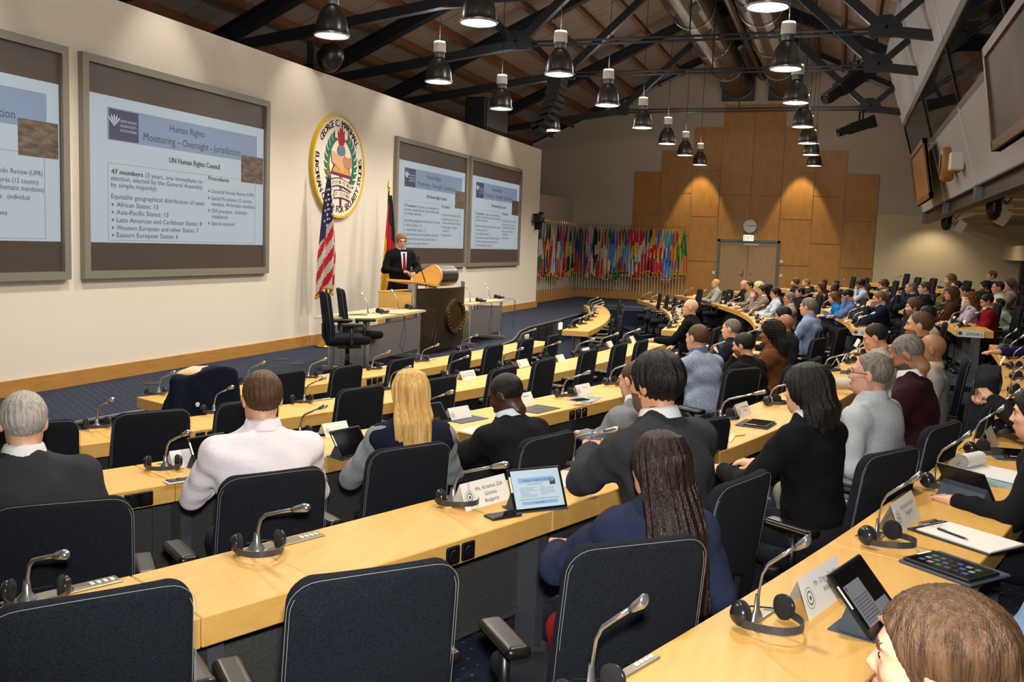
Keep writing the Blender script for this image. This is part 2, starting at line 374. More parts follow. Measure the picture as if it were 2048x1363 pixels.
# ------------------------------------------------------------------ ducts along the ridge
def duct(y, z, r, x0, x1, label, ribs=True):
    t = thing('air_duct', label, 'duct', (0, y, z))
    mb = MB(); prof = []
    n = int((x1-x0)/.09)
    for k in range(n+1):
        prof.append((r+(.012 if k % 2 and ribs else 0), x0+(x1-x0)*k/n))
    mb.lathe(prof, 28, R=[[0, 0, 1], [0, 1, 0], [-1, 0, 0]]); mb.build('duct_shell', DUCT, t, smooth=False)
    if ribs:
        for k, x in enumerate(np.arange(12.5, x1-1, 2.4)):
            for a in (-1, 1):
                an = -math.pi/2+a*.62; c = np.array([x, math.cos(an)*(r+.01), math.sin(an)*(r+.01)])
                mb = MB(); nrm = np.array([0, math.cos(an), math.sin(an)]); tt = np.array([0, -math.sin(an), math.cos(an)])
                mb.box(c, (.55, .2, .05), R=np.stack([np.array([1., 0, 0]), tt, nrm], 1))
                for q in range(4): mb.box(c+nrm*.03+tt*(q-1.5)*.045, (.5, .012, .02), R=np.stack([np.array([1., 0, 0]), tt, nrm], 1))
                mb.build('air_grille', M('grille_grey', '4b4a4a', .6), t)
        for x in np.arange(11.5, x1, 3.2):
            mb = MB(); mb.tube([(x, math.cos(a)*(r+.035), math.sin(a)*(r+.035)) for a in np.linspace(math.pi, 2*math.pi, 17)], .012, 6); mb.build('support_strap', SILVER, t)
        mb = MB(); mb.box((x1+.1, 0, -.02), (.2, 2*r+.12, 2*r+.1)); mb.build('end_frame', M('duct_frame', '3d3a38', .6), t)
duct(3.42, 7.0, .44, 3, 30.75, 'spiral ventilation duct under the ridge, the one nearer the stage wall')
duct(1.98, 7.0, .44, 3, 30.75, 'spiral ventilation duct under the ridge, the one nearer the glazed gallery')
duct(2.7, 7.25, .13, 3, 31, 'narrow brown pipe running between the two big spiral ducts', False)
# ------------------------------------------------------------------ far wall: birch panels, door, clock, exit sign
yc = [6.66, 5.78, 4.75, 3.83, 2.84, 1.9, .92, -.02, -.98]
tops = [4.26, 4.96, 5.69, 6.39, 6.39, 5.69, 4.96, 4.25]
jpx = [[428, 492], [298.5+87.5, 470], [342, 433, 522], [297, 390.5], [298, 391.5], [345, 439, 531], [393, 487.6], [442.6, 536]]
for c in range(8):
    zs = [tops[c]]
    for p in jpx[c]:
        xm = 1024+F*math.tan(math.radians(19.2)-math.atan2((yc[c]+yc[c+1])/2, 31))
        zs.append(float(atx(xm, p, 31)[2]))
    zs.append(2.07 if c in (3, 4) else -.05)
    for k in range(len(zs)-1):
        if zs[k]-zs[k+1] < .05: continue
        mb = MB(); mb.box((30.978, (yc[c]+yc[c+1])/2, (zs[k]+zs[k+1])/2), (.044, yc[c]-yc[c+1]-.022, zs[k]-zs[k+1]-.022)); mb.build('wood_panel', BIRCH, wf)
d1 = MB(); d1.bbox((30.9, 3.71, 0), (31.01, 3.79, 2.1)); d1.bbox((30.9, 1.83, 0), (31.01, 1.91, 2.1)); d1.bbox((30.9, 1.83, 2.02), (31.01, 3.79, 2.1))
door = d1.build('door_1', M('door_frame_grey', '5f6468', .5), kind='structure')
for a, b in ((3.705, 2.815), (2.805, 1.915)):
    mb = MB(); mb.bbox((30.93, a, .01), (30.98, b, 2.015)); mb.build('door_leaf', DOORW, door)
mb = MB(); mb.tube([(30.93, 2.95, 1.02), (30.88, 2.95, 1.02), (30.87, 3.1, 1.02)], .012, 6); mb.cbox((30.925, 2.95, 1.0), (.015, .05, .2), .005); mb.build('door_handle', CHROME, door)
mb = MB(); mb.lathe([(.0, 0), (.025, 0), (.025, .02), (0, .02)], 12, (30.92, 2.7, 1.02), R=[[0, 0, -1], [0, 1, 0], [1, 0, 0]]); mb.build('door_lock', CHROME, door)
mb = MB(); mb.bbox((30.9, 2.5, 1.93), (30.93, 2.95, 1.98)); mb.build('door_closer', SILVER, door)
for px, py in ((1427, 545), (1563, 523), (1561.5, 551)):
    p = atx(px, py, 30.95); mb = MB(); mb.cbox((0, 0, 0), (.02, .085, .085), .006); o = mb.build('light_switch', WHITEP, loc=p)
    tag(o, {1427: 'white light switch on the timber wall between flags and double door', 1563: 'upper of two white light switches beside the double door', 1561.5: 'lower of two white light switches beside the double door'}[px], 'light switch')
p = atx(1500, 452, 30.93)
t = thing('wall_clock', 'round white wall clock above the exit sign on the timber wall', 'clock', p)
RX = np.array([[0, 0, -1], [-1, 0, 0], [0, 1, 0]], float)   # local x -> -y, y -> z, z -> -x (towards the hall)
def onfar(mb, name, m, par): mb2 = MB(); mb2.v = [tuple(q) for q in np.array(mb.v)@RX.T]; mb2.f = mb.f; mb2.m = mb.m; return mb2.build(name, m, par)
mb = MB(); mb.lathe([(0, -.02), (.225, -.02), (.235, .02), (.215, .035), (.21, .02)], 32); onfar(mb, 'clock_rim', M('clock_rim', '9c9a94', .4, metal=.4), t)
mb = MB(); mb.lathe([(0, .022), (.212, .022)], 32); onfar(mb, 'clock_face', PAPER, t)
for k in range(12):
    a = math.pi/2-k*math.pi/6; mb = MB(); c = (.165*math.cos(a), .165*math.sin(a)-.018); text_in(mb, str(k or 12), c[0], c[1], .036, align='c'); mb.v = [(x, y, .026) for x, y, z in mb.v]; onfar(mb, 'numeral', INK, t)
for nm, a, L in (('hour_hand', -12, .1), ('minute_hand', 8, .16)):
    mb = MB(); mb.beam((0, 0, .03), (L*(math.cos(math.radians(180+a)) if nm == 'hour_hand' else math.cos(math.radians(a))), L*math.sin(math.radians(-a if nm == 'hour_hand' else a))*.9, .03), .012, .006); onfar(mb, nm, INK, t)
p = atx(1497, 475.5, 30.9)
t = thing('exit_sign', 'lit exit sign with green letters over the double door', 'sign', p)
mb = MB(); mb.cbox((0, .12, 0), (.36, .05, .09), .01); onfar(mb, 'housing', GREYM, t)
mb = MB(); mb.cbox((0, 0, 0), (.32, .19, .02), .006); onfar(mb, 'sign_plate', M('exit_plate', 'f4f7d8', .4, emit='eef2c0', estr=1.2), t)
mb = MB(); text_in(mb, 'EXIT', 0, -.055, .12, .26, 'c'); mb.v = [(x, y, .013) for x, y, z in mb.v]; onfar(mb, 'lettering', M('exit_green', '1c7a3c', .6), t)
# ------------------------------------------------------------------ glazed gallery on the right
def gy(z): return -1.84+(z-2.8)*.298
def gal_slab(mb, x0, x1, z0, z1, off, th):
    v = [(x, gy(z)+o, z) for x in (x0, x1) for z in (z0, z1) for o in (off, off-th)]
    mb.add(v, [(0, 1, 3, 2), (4, 6, 7, 5), (0, 4, 5, 1), (2, 3, 7, 6), (0, 2, 6, 4), (1, 5, 7, 3)])
gal = thing('control_gallery', 'overhanging glazed control gallery along the right side of the hall', 'gallery')
gal['kind'] = 'structure'
GX = [24.6, 19.7, 15.3, 10.9, 6.5, 2.1]
GW = M('gallery_panel', 'b4b4b4', .8, bump=.1); GR = M('gallery_rail', '56504a', .6); GB = M('gallery_batten', 'c9ccd0', .45)
for a, b in zip(GX[:-1], GX[1:]):
    for z0, z1, nm, m in ((2.82, 3.9, 'lower_panel', GW), (4.95, 6.6, 'upper_panel', GW), (3.9, 4.0, 'glass_rail', GR), (4.84, 4.95, 'glass_rail', GR), (4.0, 4.84, 'window_pane', GLASSD)):
        mb = MB(); gal_slab(mb, b+.01, a-.01, z0, z1, 0 if nm != 'window_pane' else -.02, .06 if nm != 'window_pane' else .012); mb.build(nm, m, gal)
for x in GX:
    for z0, z1 in ((2.8, 3.93), (4.92, 6.6)):
        mb = MB(); gal_slab(mb, x-.035, x+.035, z0, z1, .02, .03); mb.build('batten', GB, gal)
    mb = MB(); gal_slab(mb, x-.02, x+.02, 3.93, 4.92, .0, .03); mb.build('glass_mullion', BLACKM, gal)
    mb = MB(); mb.bbox((x-.14, -1.99, 2.58), (x-.04, -1.80, 2.82)); mb.bbox((x+.04, -1.99, 2.58), (x+.14, -1.80, 2.82)); mb.build('bracket_plate', GREYM, gal)
mb = MB()
for z0, z1, w_ in ((2.56, 2.585, .17), (2.585, 2.79, .02), (2.79, 2.815, .17)): mb.bbox((2, -1.9-w_/2, z0), (24.7, -1.9+w_/2, z1))
mb.build('edge_beam', M('edge_beam_brown', '3a332e', .5, metal=.3), gal)
mb = MB(); mb.bbox((2, -5.15, 2.82), (24.6, -1.9, 2.95)); mb.build('gallery_floor', M('soffit', 'a49c90', .85), gal)
mb = MB(); mb.bbox((24.6, -5.15, 2.8), (31, -3.0, 2.95)); mb.build('soffit_extension', M('soffit', 'a49c90', .85), gal)
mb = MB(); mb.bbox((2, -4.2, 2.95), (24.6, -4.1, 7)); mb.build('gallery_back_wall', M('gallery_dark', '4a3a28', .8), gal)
mb = MB(); mb.prism([(gy(2.82), 2.82), (gy(6.6), 6.6), (-4.2, 6.6), (-4.2, 2.82)], 0, .06, X=frame4((24.58, 0, 0), (0, 1, 0), (0, 0, 1), (1, 0, 0))); mb.build('end_wall', GW, gal)
for x in (12.5, 15.5, 18.5, 21.5, 24.3):
    mb = MB(); mb.bbox((x-.03, -5.1, 2.79), (x+.03, -1.95, 2.82)); mb.build('soffit_rail', WHITEP, gal)
# things on and under the gallery
def gal_board(name, label, cat, x0, x1, z0, z1, off, tilt, fm, cm, fwid=.07, th=.05):
    """framed board hung on the gallery front: fixed along its top, its foot held off by tilt"""
    t = thing(name, label, cat)
    def P(x, z, o): return (x, gy(z)+off+o+tilt*(z1-z)/(z1-z0), z)
    mb = MB(); v = [P(x, z, o) for x in (x0, x1) for z in (z0, z1) for o in (0, -th)]
    mb.add(v, [(0, 1, 3, 2), (4, 6, 7, 5), (0, 4, 5, 1), (2, 3, 7, 6), (0, 2, 6, 4), (1, 5, 7, 3)]); mb.build('board', cm, t)
    for a, b, c, d in ((x0, x0+fwid, z0, z1), (x1-fwid, x1, z0, z1), (x0, x1, z0, z0+fwid), (x0, x1, z1-fwid, z1)):
        mb = MB(); v = [P(x, z, o) for x in (a, b) for z in (c, d) for o in (.03, -th-.01)]
        mb.add(v, [(0, 1, 3, 2), (4, 6, 7, 5), (0, 4, 5, 1), (2, 3, 7, 6), (0, 2, 6, 4), (1, 5, 7, 3)]); mb.build('frame_bar', fm, t)
    return t
gal_board('display_board', 'plain brown plywood board tilted out at the far end of the gallery front', 'board', 18.9, 22.2, 2.84, 3.92, .2, .12, M('board_frame', '7a5526', .5), M('board_ply', 'a57a3e', .6, var=.5, vscale=3), .09, .04)
gal_board('framed_display', 'large framed dark display on the gallery front beside the glass panes', 'display', 7.6, 11.2, 2.88, 3.95, .2, .14, M('display_frame', '5a3a1c', .45), M('display_face', '6a5646', .55, var=.8, vscale=.9, col2='34343e', spec=.2), .1, .05)
p = np.array([17.3, gy(3.3)+.0, 3.3])
t = thing('wall_plaque', 'oval wooden plaque on the lower gallery panel', 'plaque', p)
mb = MB(); mb.lathe([(0, .0), (.26, .0), (.29, .05), (.29, .15), (.25, .2), (0, .22)], 32, R=[[.75, 0, 0], [0, 0, 1], [0, 1, 0]]); mb.build('plaque_body', M('plaque_oak', 'a9773a', .4), t, smooth=True)
mb = MB(); mb.lathe([(0, .215), (.17, .215), (.18, .225), (0, .23)], 24, R=[[.75, 0, 0], [0, 0, 1], [0, 1, 0]]); mb.build('plaque_inlay', M('plaque_inlay', '7a4a22', .4), t)
t = thing('control_box', 'white wall box beside the oval plaque on the gallery front', 'box', (16.2, gy(3.25)+.0, 3.25))
mb = MB(); mb.cbox((0, .09, 0), (.3, .2, .28), .015); mb.build('housing', WHITEP, t)
mb = MB(); mb.bbox((.15, .0, -.15), (.34, .12, .13)); mb.build('side_plate', M('rust_orange', '9a4a1e', .6), t)
def dome(p, label, s=1.):
    t = thing('dome_camera', label, 'camera', p)
    mb = MB(); mb.lathe([(.13*s, 0), (.13*s, -.05*s), (.10*s, -.07*s)], 20, closed=True); mb.build('mount', BLACKM, t)
    mb = MB(); mb.lathe([(.10*s, -.06*s), (.105*s, -.22*s), (.09*s, -.31*s), (.05*s, -.36*s), (0, -.37*s)], 20); mb.build('dome', BLACKP, t, smooth=True)
    mb = MB(); mb.tube([(.1*s, -.1*s, -.02), (.3*s, -.2*s, -.12*s), (.5*s, -.3*s, -.02)], .012, 6); mb.build('cable', BLACKM, t)
def soffit_speaker(p, label, s=1.):
    t = thing('ceiling_speaker', label, 'speaker', p)
    mb = MB(); mb.bbox((-.12*s, -.12*s, -.02), (.12*s, .12*s, 0)); mb.bbox((-.03*s, -.03*s, -.16*s), (.03*s, .03*s, 0)); mb.build('bracket', WHITEP, t)
    mb = MB(); mb.box((0, 0, -.2*s), (.2*s, .17*s, .24*s), R=np.array(Matrix.Rotation(.5, 3, 'X'))); mb.build('cabinet', WHITEP, t)
    mb = MB(); mb.box((0, .085*s*math.cos(.5)+.0, -.2*s+.085*s*math.sin(.5)), (.16*s, .012, .2*s), R=np.array(Matrix.Rotation(.5, 3, 'X'))); mb.build('grille', GREYM, t)
for (px, py), lb in (((1864, 438), 'black dome camera hanging under the far corner of the gallery'), ((1990, 391), 'black dome camera hanging under the gallery, the nearer one')):
    q = atz(px, py, 2.8); q = np.array([min(q[0], 24.3), min(q[1], -2.1), 2.82]); dome(q, lb, 1.15)
for (px, py), lb in (((1922, 436), 'white speaker under the gallery beside the far dome camera'), ((2008, 412), 'white speaker under the gallery beside the near dome camera')):
    q = atz(px, py, 2.8); q[2] = 2.82; soffit_speaker(q, lb, 1.2)
for k, (x, y, lb) in enumerate(((28.6, -3.6, 'lit round downlight in the soffit by the far right corner'), (25.2, -3.6, 'lit round downlight in the gallery soffit at the picture edge'))):
    t = thing('downlight', lb, 'lamp', (x, y, 2.82))
    mb = MB(); mb.lathe([(.16, .0), (.17, -.025), (.13, -.02)], 20); mb.build('trim_ring', SILVER, t)
    mb = MB(); mb.lathe([(0, -.012), (.135, -.012)], 20); mb.build('lens', M('downlight_lens', 'fff0d0', .4, emit='ffe2b0', estr=9), t)
# ------------------------------------------------------------------ pendant lamps
BELL = M('aluminium_bell', '77736f', .3, metal=.85, var=.6, vscale=5, stretch=(6, 6, .6), col2='3f3c3a'); BELLIN = M('bell_inside', 'f2efe8', .5); LAMPE = M('lamp_glow', 'fff4e0', .5, emit='fff0d8', estr=11)
pr = thing('pendant_lamp', 'x', 'lamp', (0, 0, 4.15), 0, 'bell-shaped pendant lamps hung from the roof')
mb = MB(); mb.lathe([(.212, 0), (.2, .02), (.197, .07), (.185, .16), (.155, .25), (.11, .32), (.075, .36), (.073, .36)], 32); mb.build('bell_shade', BELL, pr, smooth=True)
mb = MB(); mb.lathe([(.2, .0), (.192, .03), (.18, .14), (.15, .23), (.1, .3), (0, .33)], 32); mb.build('inner_reflector', BELLIN, pr, smooth=True)
mb = MB(); mb.lathe([(.2, -.012), (.214, -.012), (.218, 0), (.214, .014), (.2, .012), (.196, 0), (.2, -.012)], 32); mb.build('rim', SILVER, pr, smooth=True)
mb = MB(); mb.lathe([(.0, .03), (.19, .03)], 32); mb.build('diffuser', LAMPE, pr)
mb = MB(); mb.lathe([(.075, .355), (.08, .375), (.08, .43), (.09, .44)], 20); mb.build('neck', GREYM, pr, smooth=True)
mb = MB(); mb.lathe([(.095, .435), (.098, .44), (.098, .56), (.085, .6), (0, .61)], 24); mb.build('ballast', WHITEP, pr, smooth=True)
kt = kid_table(pr)
cnt = {}
for k, (x, y) in enumerate(PEND):
    o = pr if k == 0 else copy_tree(pr, kt)
    o.location = (x, y, 4.15)
    ln = 'beside the stage wall' if y > 5 else 'in the middle line' if y > 2 else 'in the line by the gallery'
    near = sorted([a for a, b in PEND if abs(b-y) < .5])
    o['label'] = 'grey metal bell pendant lamp %s, %s nearest of its line' % (ln, nth(near.index(x)))
    mb = MB(); mb.tube([(0, 0, .6), (0, 0, roofz(y)+.13-4.15)], .006, 5); mb.build('cable', BLACKM, o)
# ------------------------------------------------------------------ projection screens on the stage wall
WF = lambda x, z, d=0.: frame4((x, 7.8-d, z), (1, 0, 0), (0, 0, 1), (0, -1, 0))     # local x right, y up, z into the hall
FRAME = M('screen_frame', '8a867c', .45, metal=.3); DARKS = M('screen_dark', '3d3530', .35, emit='4a403a', estr=.28)
SLIDE = M('slide_white', '5a5f63', .5, emit='c3d4e0', estr=.5); BANNER = M('slide_blue', '4a5260', .5, emit='8ea6c8', estr=.42)
LOGO = M('slide_logo_blue', '34384f', .5, emit='3a4064', estr=.25); SINK = M('slide_ink', '38383c', .6, emit='5a5c64', estr=.12); SPHOTO = M('slide_photo', '6a5c50', .6, var=1., vscale=9, stretch=(1, 1, 2.5), col2='2e2824', emit='6a5c50', estr=.12)
SLINE = M('slide_line', '7a848c', .6)
SW, SH = 3.46, 2.42
LINES = [('Human Rights', .5, .165, .05, .2, 'c'), ('Monitoring – Oversight - Jurisdiction', .545, .262, .055, .57, 'c'), ('UN Human Rights Council', .545, .395, .04, .3, 'c'),
 ('47 members', .1, .525, .033, .155, 'l'), ('(3 years, one immediate re-', .27, .525, .033, .32, 'l'), ('election, elected by the General Assembly', .1, .57, .033, .49, 'l'), ('by simple majority)', .1, .615, .033, .225, 'l'),
 ('Equitable geographical distribution of seats', .1, .695, .033, .5, 'l'), ('African States: 13', .125, .75, .033, .21, 'l'), ('Asia-Pacific States: 13', .125, .803, .033, .265, 'l'), ('Latin American and Caribbean States: 8', .125, .857, .033, .46, 'l'),
 ('Western European and other States: 7', .125, .911, .033, .44, 'l'), ('Eastern European States: 6', .125, .962, .033, .32, 'l'),
 ('Procedures', .625, .49, .033, .13, 'l'), ('Universal Periodic Review (UPR)', .645, .59, .031, .285, 'l'), ('Special Procedures (12 country', .645, .645, .031, .27, 'l'), ('mandates, 44 thematic mandates)', .645, .69, .031, .29, 'l'),
 ('1503 procedure   (individual', .645, .745, .031, .235, 'l'), ('complaints)', .645, .79, .031, .105, 'l'), ('Special sessions', .645, .845, .031, .15, 'l')]
BUL = [(.1, .75), (.1, .803), (.1, .857), (.1, .911), (.1, .962), (.622, .59), (.622, .645), (.622, .745), (.622, .845)]
def screen_proto():
    t = thing('projection_screen', 'x', 'screen', (0, 7.8, 0), 0, 'projection screens on the stage wall')
    fw_ = .085; L = lambda mb, d: setattr(mb, 'mx', frame4((0, -d, 0), (1, 0, 0), (0, 0, 1), (0, -1, 0)))
    for a, b in (((-SW/2, SH/2-fw_), (SW/2, SH/2)), ((-SW/2, -SH/2), (SW/2, -SH/2+fw_)), ((-SW/2, -SH/2+fw_), (-SW/2+fw_, SH/2-fw_)), ((SW/2-fw_, -SH/2+fw_), (SW/2, SH/2-fw_))):
        mb = MB(); L(mb, 0); mb.bbox((a[0], a[1], 0), (b[0], b[1], .07)); mb.build('frame_bar', FRAME, t)
    mb = MB(); L(mb, 0); mb.bbox((-SW/2+fw_, -SH/2+fw_, 0), (SW/2-fw_, SH/2-fw_, .03)); mb.build('screen_surface', DARKS, t)
    iw, ih = SW-2*fw_, SH-2*fw_; sx0, sw = -iw/2+.02, iw-.04; sy1, sh = ih/2-.14*ih, .72*ih
    def rect(mb, u0, u1, v0, v1, z0, z1): mb.bbox((sx0+u0*sw, sy1-v1*sh, z0), (sx0+u1*sw, sy1-v0*sh, z1))
    mb = MB(); L(mb, 0); rect(mb, 0, 1, 0, 1, .03, .032); sl_ = mb.build('slide', SLIDE, t)
    for nm, r, m, z in (('banner', (.085, .95, .075, .295), BANNER, .0335), ('logo_box', (.093, .235, .083, .29), LOGO, .0345), ('slide_picture', (.84, .995, .25, .475), SPHOTO, .0345)):
        mb = MB(); L(mb, 0); rect(mb, *r, .032, z); mb.build(nm, m, sl_)
    mb = MB(); L(mb, 0)
    for r in ((.085, .84, .452, .455), (.085, .94, .982, .985), (.085, .087, .452, .985), (.938, .94, .475, .985), (.085, .95, .293, .296)): rect(mb, *r, .032, .0335)
    o = mb.build('ruled_box', SLINE, sl_); o['kind'] = 'stuff'
    mb = MB(); L(mb, .036)
    for t_, u, v, h, wd, al in LINES: text_in(mb, t_, sx0+u*sw, sy1-v*sh, h*sh, wd*sw, al)
    text_in(mb, '47 members', sx0+.1*sw+.006, sy1-.525*sh, .033*sh, .155*sw); text_in(mb, 'UN Human Rights Council', sx0+.545*sw+.006, sy1-.395*sh, .04*sh, .3*sw, 'c'); text_in(mb, 'Procedures', sx0+.625*sw+.005, sy1-.49*sh, .033*sh, .13*sw)
    for u, v in BUL:
        x, y = sx0+u*sw, sy1-v*sh; mb.add([(x, y+.028*sh, 0), (x+.014*sw, y+.014*sh, 0), (x, y, 0), (x+.005*sw, y+.014*sh, 0)], [(0, 3, 1), (3, 2, 1)])
    o = mb.build('slide_text', SINK, sl_); o['kind'] = 'stuff'
    mb = MB(); L(mb, .036)
    for k, t_ in enumerate(('UNITED NATIONS', 'HUMAN RIGHTS', 'OFFICE OF THE HIGH COMMISSIONER')): text_in(mb, t_, sx0+.145*sw, sy1-(.165+.032*k)*sh, .017*sh, .08*sw)
    for k in range(5):
        a = math.radians(50+k*20); c = (sx0+.117*sw, sy1-.2*sh); r = .045*sw
        mb.add([(c[0], c[1], 0), (c[0]+r*.7*math.cos(a-.12), c[1]+r*.7*math.sin(a-.12), 0), (c[0]+r*math.cos(a), c[1]+r*math.sin(a), 0), (c[0]+r*.7*math.cos(a+.12), c[1]+r*.7*math.sin(a+.12), 0)], [(0, 1, 2, 3)])
    o = mb.build('slide_logo', M('slide_logo_white', 'aab4c8', .5, emit='aab4c8', estr=.2), sl_); o['kind'] = 'stuff'
    return t
sp = screen_proto(); kt = kid_table(sp)
for k, (xc, lb) in enumerate(((6.08, 'projection screen cut by the picture edge showing the human rights slide'), (9.73, 'large projection screen with the human rights slide beside the seal'), (17.2, 'projection screen behind the speaker with the human rights slide'), (20.82, 'projection screen nearest the flag row with the human rights slide'))):
    o = sp if k == 0 else copy_tree(sp, kt); o.location = (xc, 7.8, 2.37); o['label'] = lb
# ------------------------------------------------------------------ round seal
t = thing('wall_seal', 'round painted seal with torch, laurels and ribbon on the stage wall', 'seal', (13.43, 7.8, 2.85))
SR = .83
def seal(name, fn, m, z0=.0, z1=None):
    mb = MB(); mb.mx = frame4((0, 0, 0), (SR, 0, 0), (0, 0, SR), (0, -1, 0)); fn(mb, z0, z1 if z1 is not None else z0+.006); return mb.build(name, m, t)
circ = lambda r, n=64: [(r*math.cos(2*math.pi*k/n), r*math.sin(2*math.pi*k/n)) for k in range(n)]
def ring(mb, z0, z1, r0=.955, r1=1.0):
    n = 64; v = []; f = []
    for k in range(n):
        a = 2*math.pi*k/n
        for r, z in ((r0, z0), (r1, z0), (r1, z1), (r0, z1)): v.append((r*math.cos(a), r*math.sin(a), z))
    for k in range(n):
        for j in range(4): f.append((k*4+j, k*4+(j+1) % 4, ((k+1) % n)*4+(j+1) % 4, ((k+1) % n)*4+j))
    mb.add(v, f)
seal('seal_disc', lambda mb, a, b: mb.prism(circ(.97), a, b), M('seal_white', 'e6dfd0', .6), 0, .05)
seal('seal_rim', lambda mb, a, b: ring(mb, a, b), M('seal_gold', 'd9b52c', .45), 0, .065)
GRN, PUR, BLU, SKN, RED_ = M('seal_green', '1f6e58', .6), M('seal_purple', '6e1f4e', .6), M('seal_blue', '5f7690', .6), M('seal_skin', 'd2a583', .6), M('seal_red', 'a8161c', .6)
seal('flame', lambda mb, a, b: mb.prism([(-.02, .4), (.14, .4), (.2, .5), (.17, .62), (.19, .7), (.12, .66), (.1, .8), (.05, .7), (.0, .76), (-.02, .62), (-.08, .7), (-.07, .52)], a, b), RED_, .05)
seal('torch_cup', lambda mb, a, b: mb.prism([(-.07, .22), (.19, .22), (.23, .3), (.18, .39), (-.06, .39), (-.11, .3)], a, b), BLU, .05)
seal('torch_shaft', lambda mb, a, b: mb.prism([(.01, -.5), (.11, -.5), (.12, .22), (0, .22)], a, b), BLU, .049)
seal('torch_tip', lambda mb, a, b: mb.prism([(.02, -.8), (.1, -.8), (.1, -.5), (.02, -.5)], a, b), PUR, .049)
seal('book_border', lambda mb, a, b: mb.prism([(-.34, -.16), (.46, -.22), (.34, .06), (-.2, .06)], a, b), PUR, .051)
seal('book_page', lambda mb, a, b: mb.prism([(-.28, -.11), (.4, -.16), (.3, .04), (-.17, .04)], a, b), M('seal_page', 'c99a34', .6), .056)
seal('left_hand', lambda mb, a, b: mb.prism([(-.36, .3), (-.3, .06), (-.08, -.02), (.02, -.1), (.12, -.12), (.16, .0), (.2, .1), (.12, .2), (-.02, .2)], a, b), SKN, .06)
seal('right_hand', lambda mb, a, b: mb.prism([(.46, .22), (.44, .0), (.26, -.02), (.16, .02), (.1, .12), (.16, .22), (.3, .18)], a, b), M('seal_skin_dark', 'b9855f', .6), .064)
for s in (-1, 1):
    for k in range(9):
        a = math.radians(232-k*13) if s < 0 else math.radians(-52+k*13)
        for sd in (-1, 1):
            c = np.array([.52*math.cos(a)+.06, .56*math.sin(a)+.05]); d = a+(-s)*(math.pi/2)*1+sd*.55*1
            if s > 0: d = a+math.pi/2+sd*.55
            else: d = a-math.pi/2+sd*.55
            e = np.array([math.cos(d), math.sin(d)]); n_ = np.array([-e[1], e[0]])
            pts = [c, c+e*.08+n_*.05, c+e*.2, c+e*.08-n_*.05]
            seal('laurel_leaf', lambda mb, a_, b_, pts=pts: mb.prism([tuple(q) for q in pts], a_, b_), GRN, .05)
def ribbon(mb, z0, z1, yb, w, x0, x1, ph, th=.11):
    xs = np.linspace(x0, x1, 17); top = [(x, yb+w*math.sin((x-x0)*4.4+ph)+th/2) for x in xs]; bot = [(x, y-th) for x, y in top]
    mb.prism(top[::-1]+bot, z0, z1)
seal('ribbon_edge', lambda mb, a, b: ribbon(mb, a, b, -.36, .06, -.36, .46, .2, .17), PUR, .054)
seal('ribbon', lambda mb, a, b: ribbon(mb, a, b, -.36, .06, -.36, .46, .2, .12), M('seal_white', 'e6dfd0', .6), .062)
seal('ribbon_edge', lambda mb, a, b: ribbon(mb, a, b, -.58, .05, -.2, .4, .6, .17), PUR, .054)
seal('ribbon', lambda mb, a, b: ribbon(mb, a, b, -.58, .05, -.2, .4, .6, .12), M('seal_white', 'e6dfd0', .6), .062)
def wavetext(mb, s_, x0, x1, yb, w, ph, xr0):
    xs = np.linspace(x0, x1, len(s_))
    for ch, x in zip(s_, xs):
        if ch != ' ':
            y = yb+w*math.sin((x-xr0)*4.4+ph); text_in(mb, ch, x, y-.035, .07, .036, 'c')
    mb.v = [tuple(p) for p in mb.v]
def wt(mb, z0, z1, *a):
    k = MB(); wavetext(k, *a); mb.add(np.array(k.v)+(0, 0, z0), k.f)
o = seal('motto', lambda mb, a, b: wt(mb, a, b, 'DEMOCRATIA PER FIDEM', -.31, .42, -.36, .06, .2, -.36), INK, .069); o['kind'] = 'stuff'
o = seal('motto', lambda mb, a, b: wt(mb, a, b, 'ET CONCORDIAM', -.15, .36, -.58, .05, .6, -.2), INK, .069); o['kind'] = 'stuff'
def arctext(mb, z0, z1, s_, a0, a1, r, h, top):
    wd = [(.5 if ch in ' .' else (text_vf(ch)[0][:, 0].max()-text_vf(ch)[0][:, 0].min())+.14) for ch in s_]; tot = sum(wd); acc = 0
    for ch, w_ in zip(s_, wd):
        a = math.radians(a0+(a1-a0)*(acc+w_/2)/tot); acc += w_
        if ch == ' ': continue
        k = MB(); text_in(k, ch, 0, 0, h, align='c'); v = np.array(k.v); rot = a-math.pi/2 if top else a+math.pi/2
        ca, sa = math.cos(rot), math.sin(rot); v = np.stack([v[:, 0]*ca-v[:, 1]*sa+r*math.cos(a), v[:, 0]*sa+v[:, 1]*ca+r*math.sin(a), np.full(len(v), z0)], 1)
        mb.add(v, k.f)
o = seal('seal_lettering', lambda mb, a, b: arctext(mb, a, b, 'GEORGE C. MARSHALL', 147, 33, .76, .13, True) or arctext(mb, a, b, 'GEORGE C. MARSHALL', 146.2, 32.2, .763, .13, True), INK, .053); o['kind'] = 'stuff'
o = seal('seal_lettering', lambda mb, a, b: arctext(mb, a, b, 'EUROPEAN CENTER FOR SECURITY STUDIES', 166, 374, .89, .13, False) or arctext(mb, a, b, 'EUROPEAN CENTER FOR SECURITY STUDIES', 166.8, 374.8, .893, .13, False), INK, .053); o['kind'] = 'stuff'
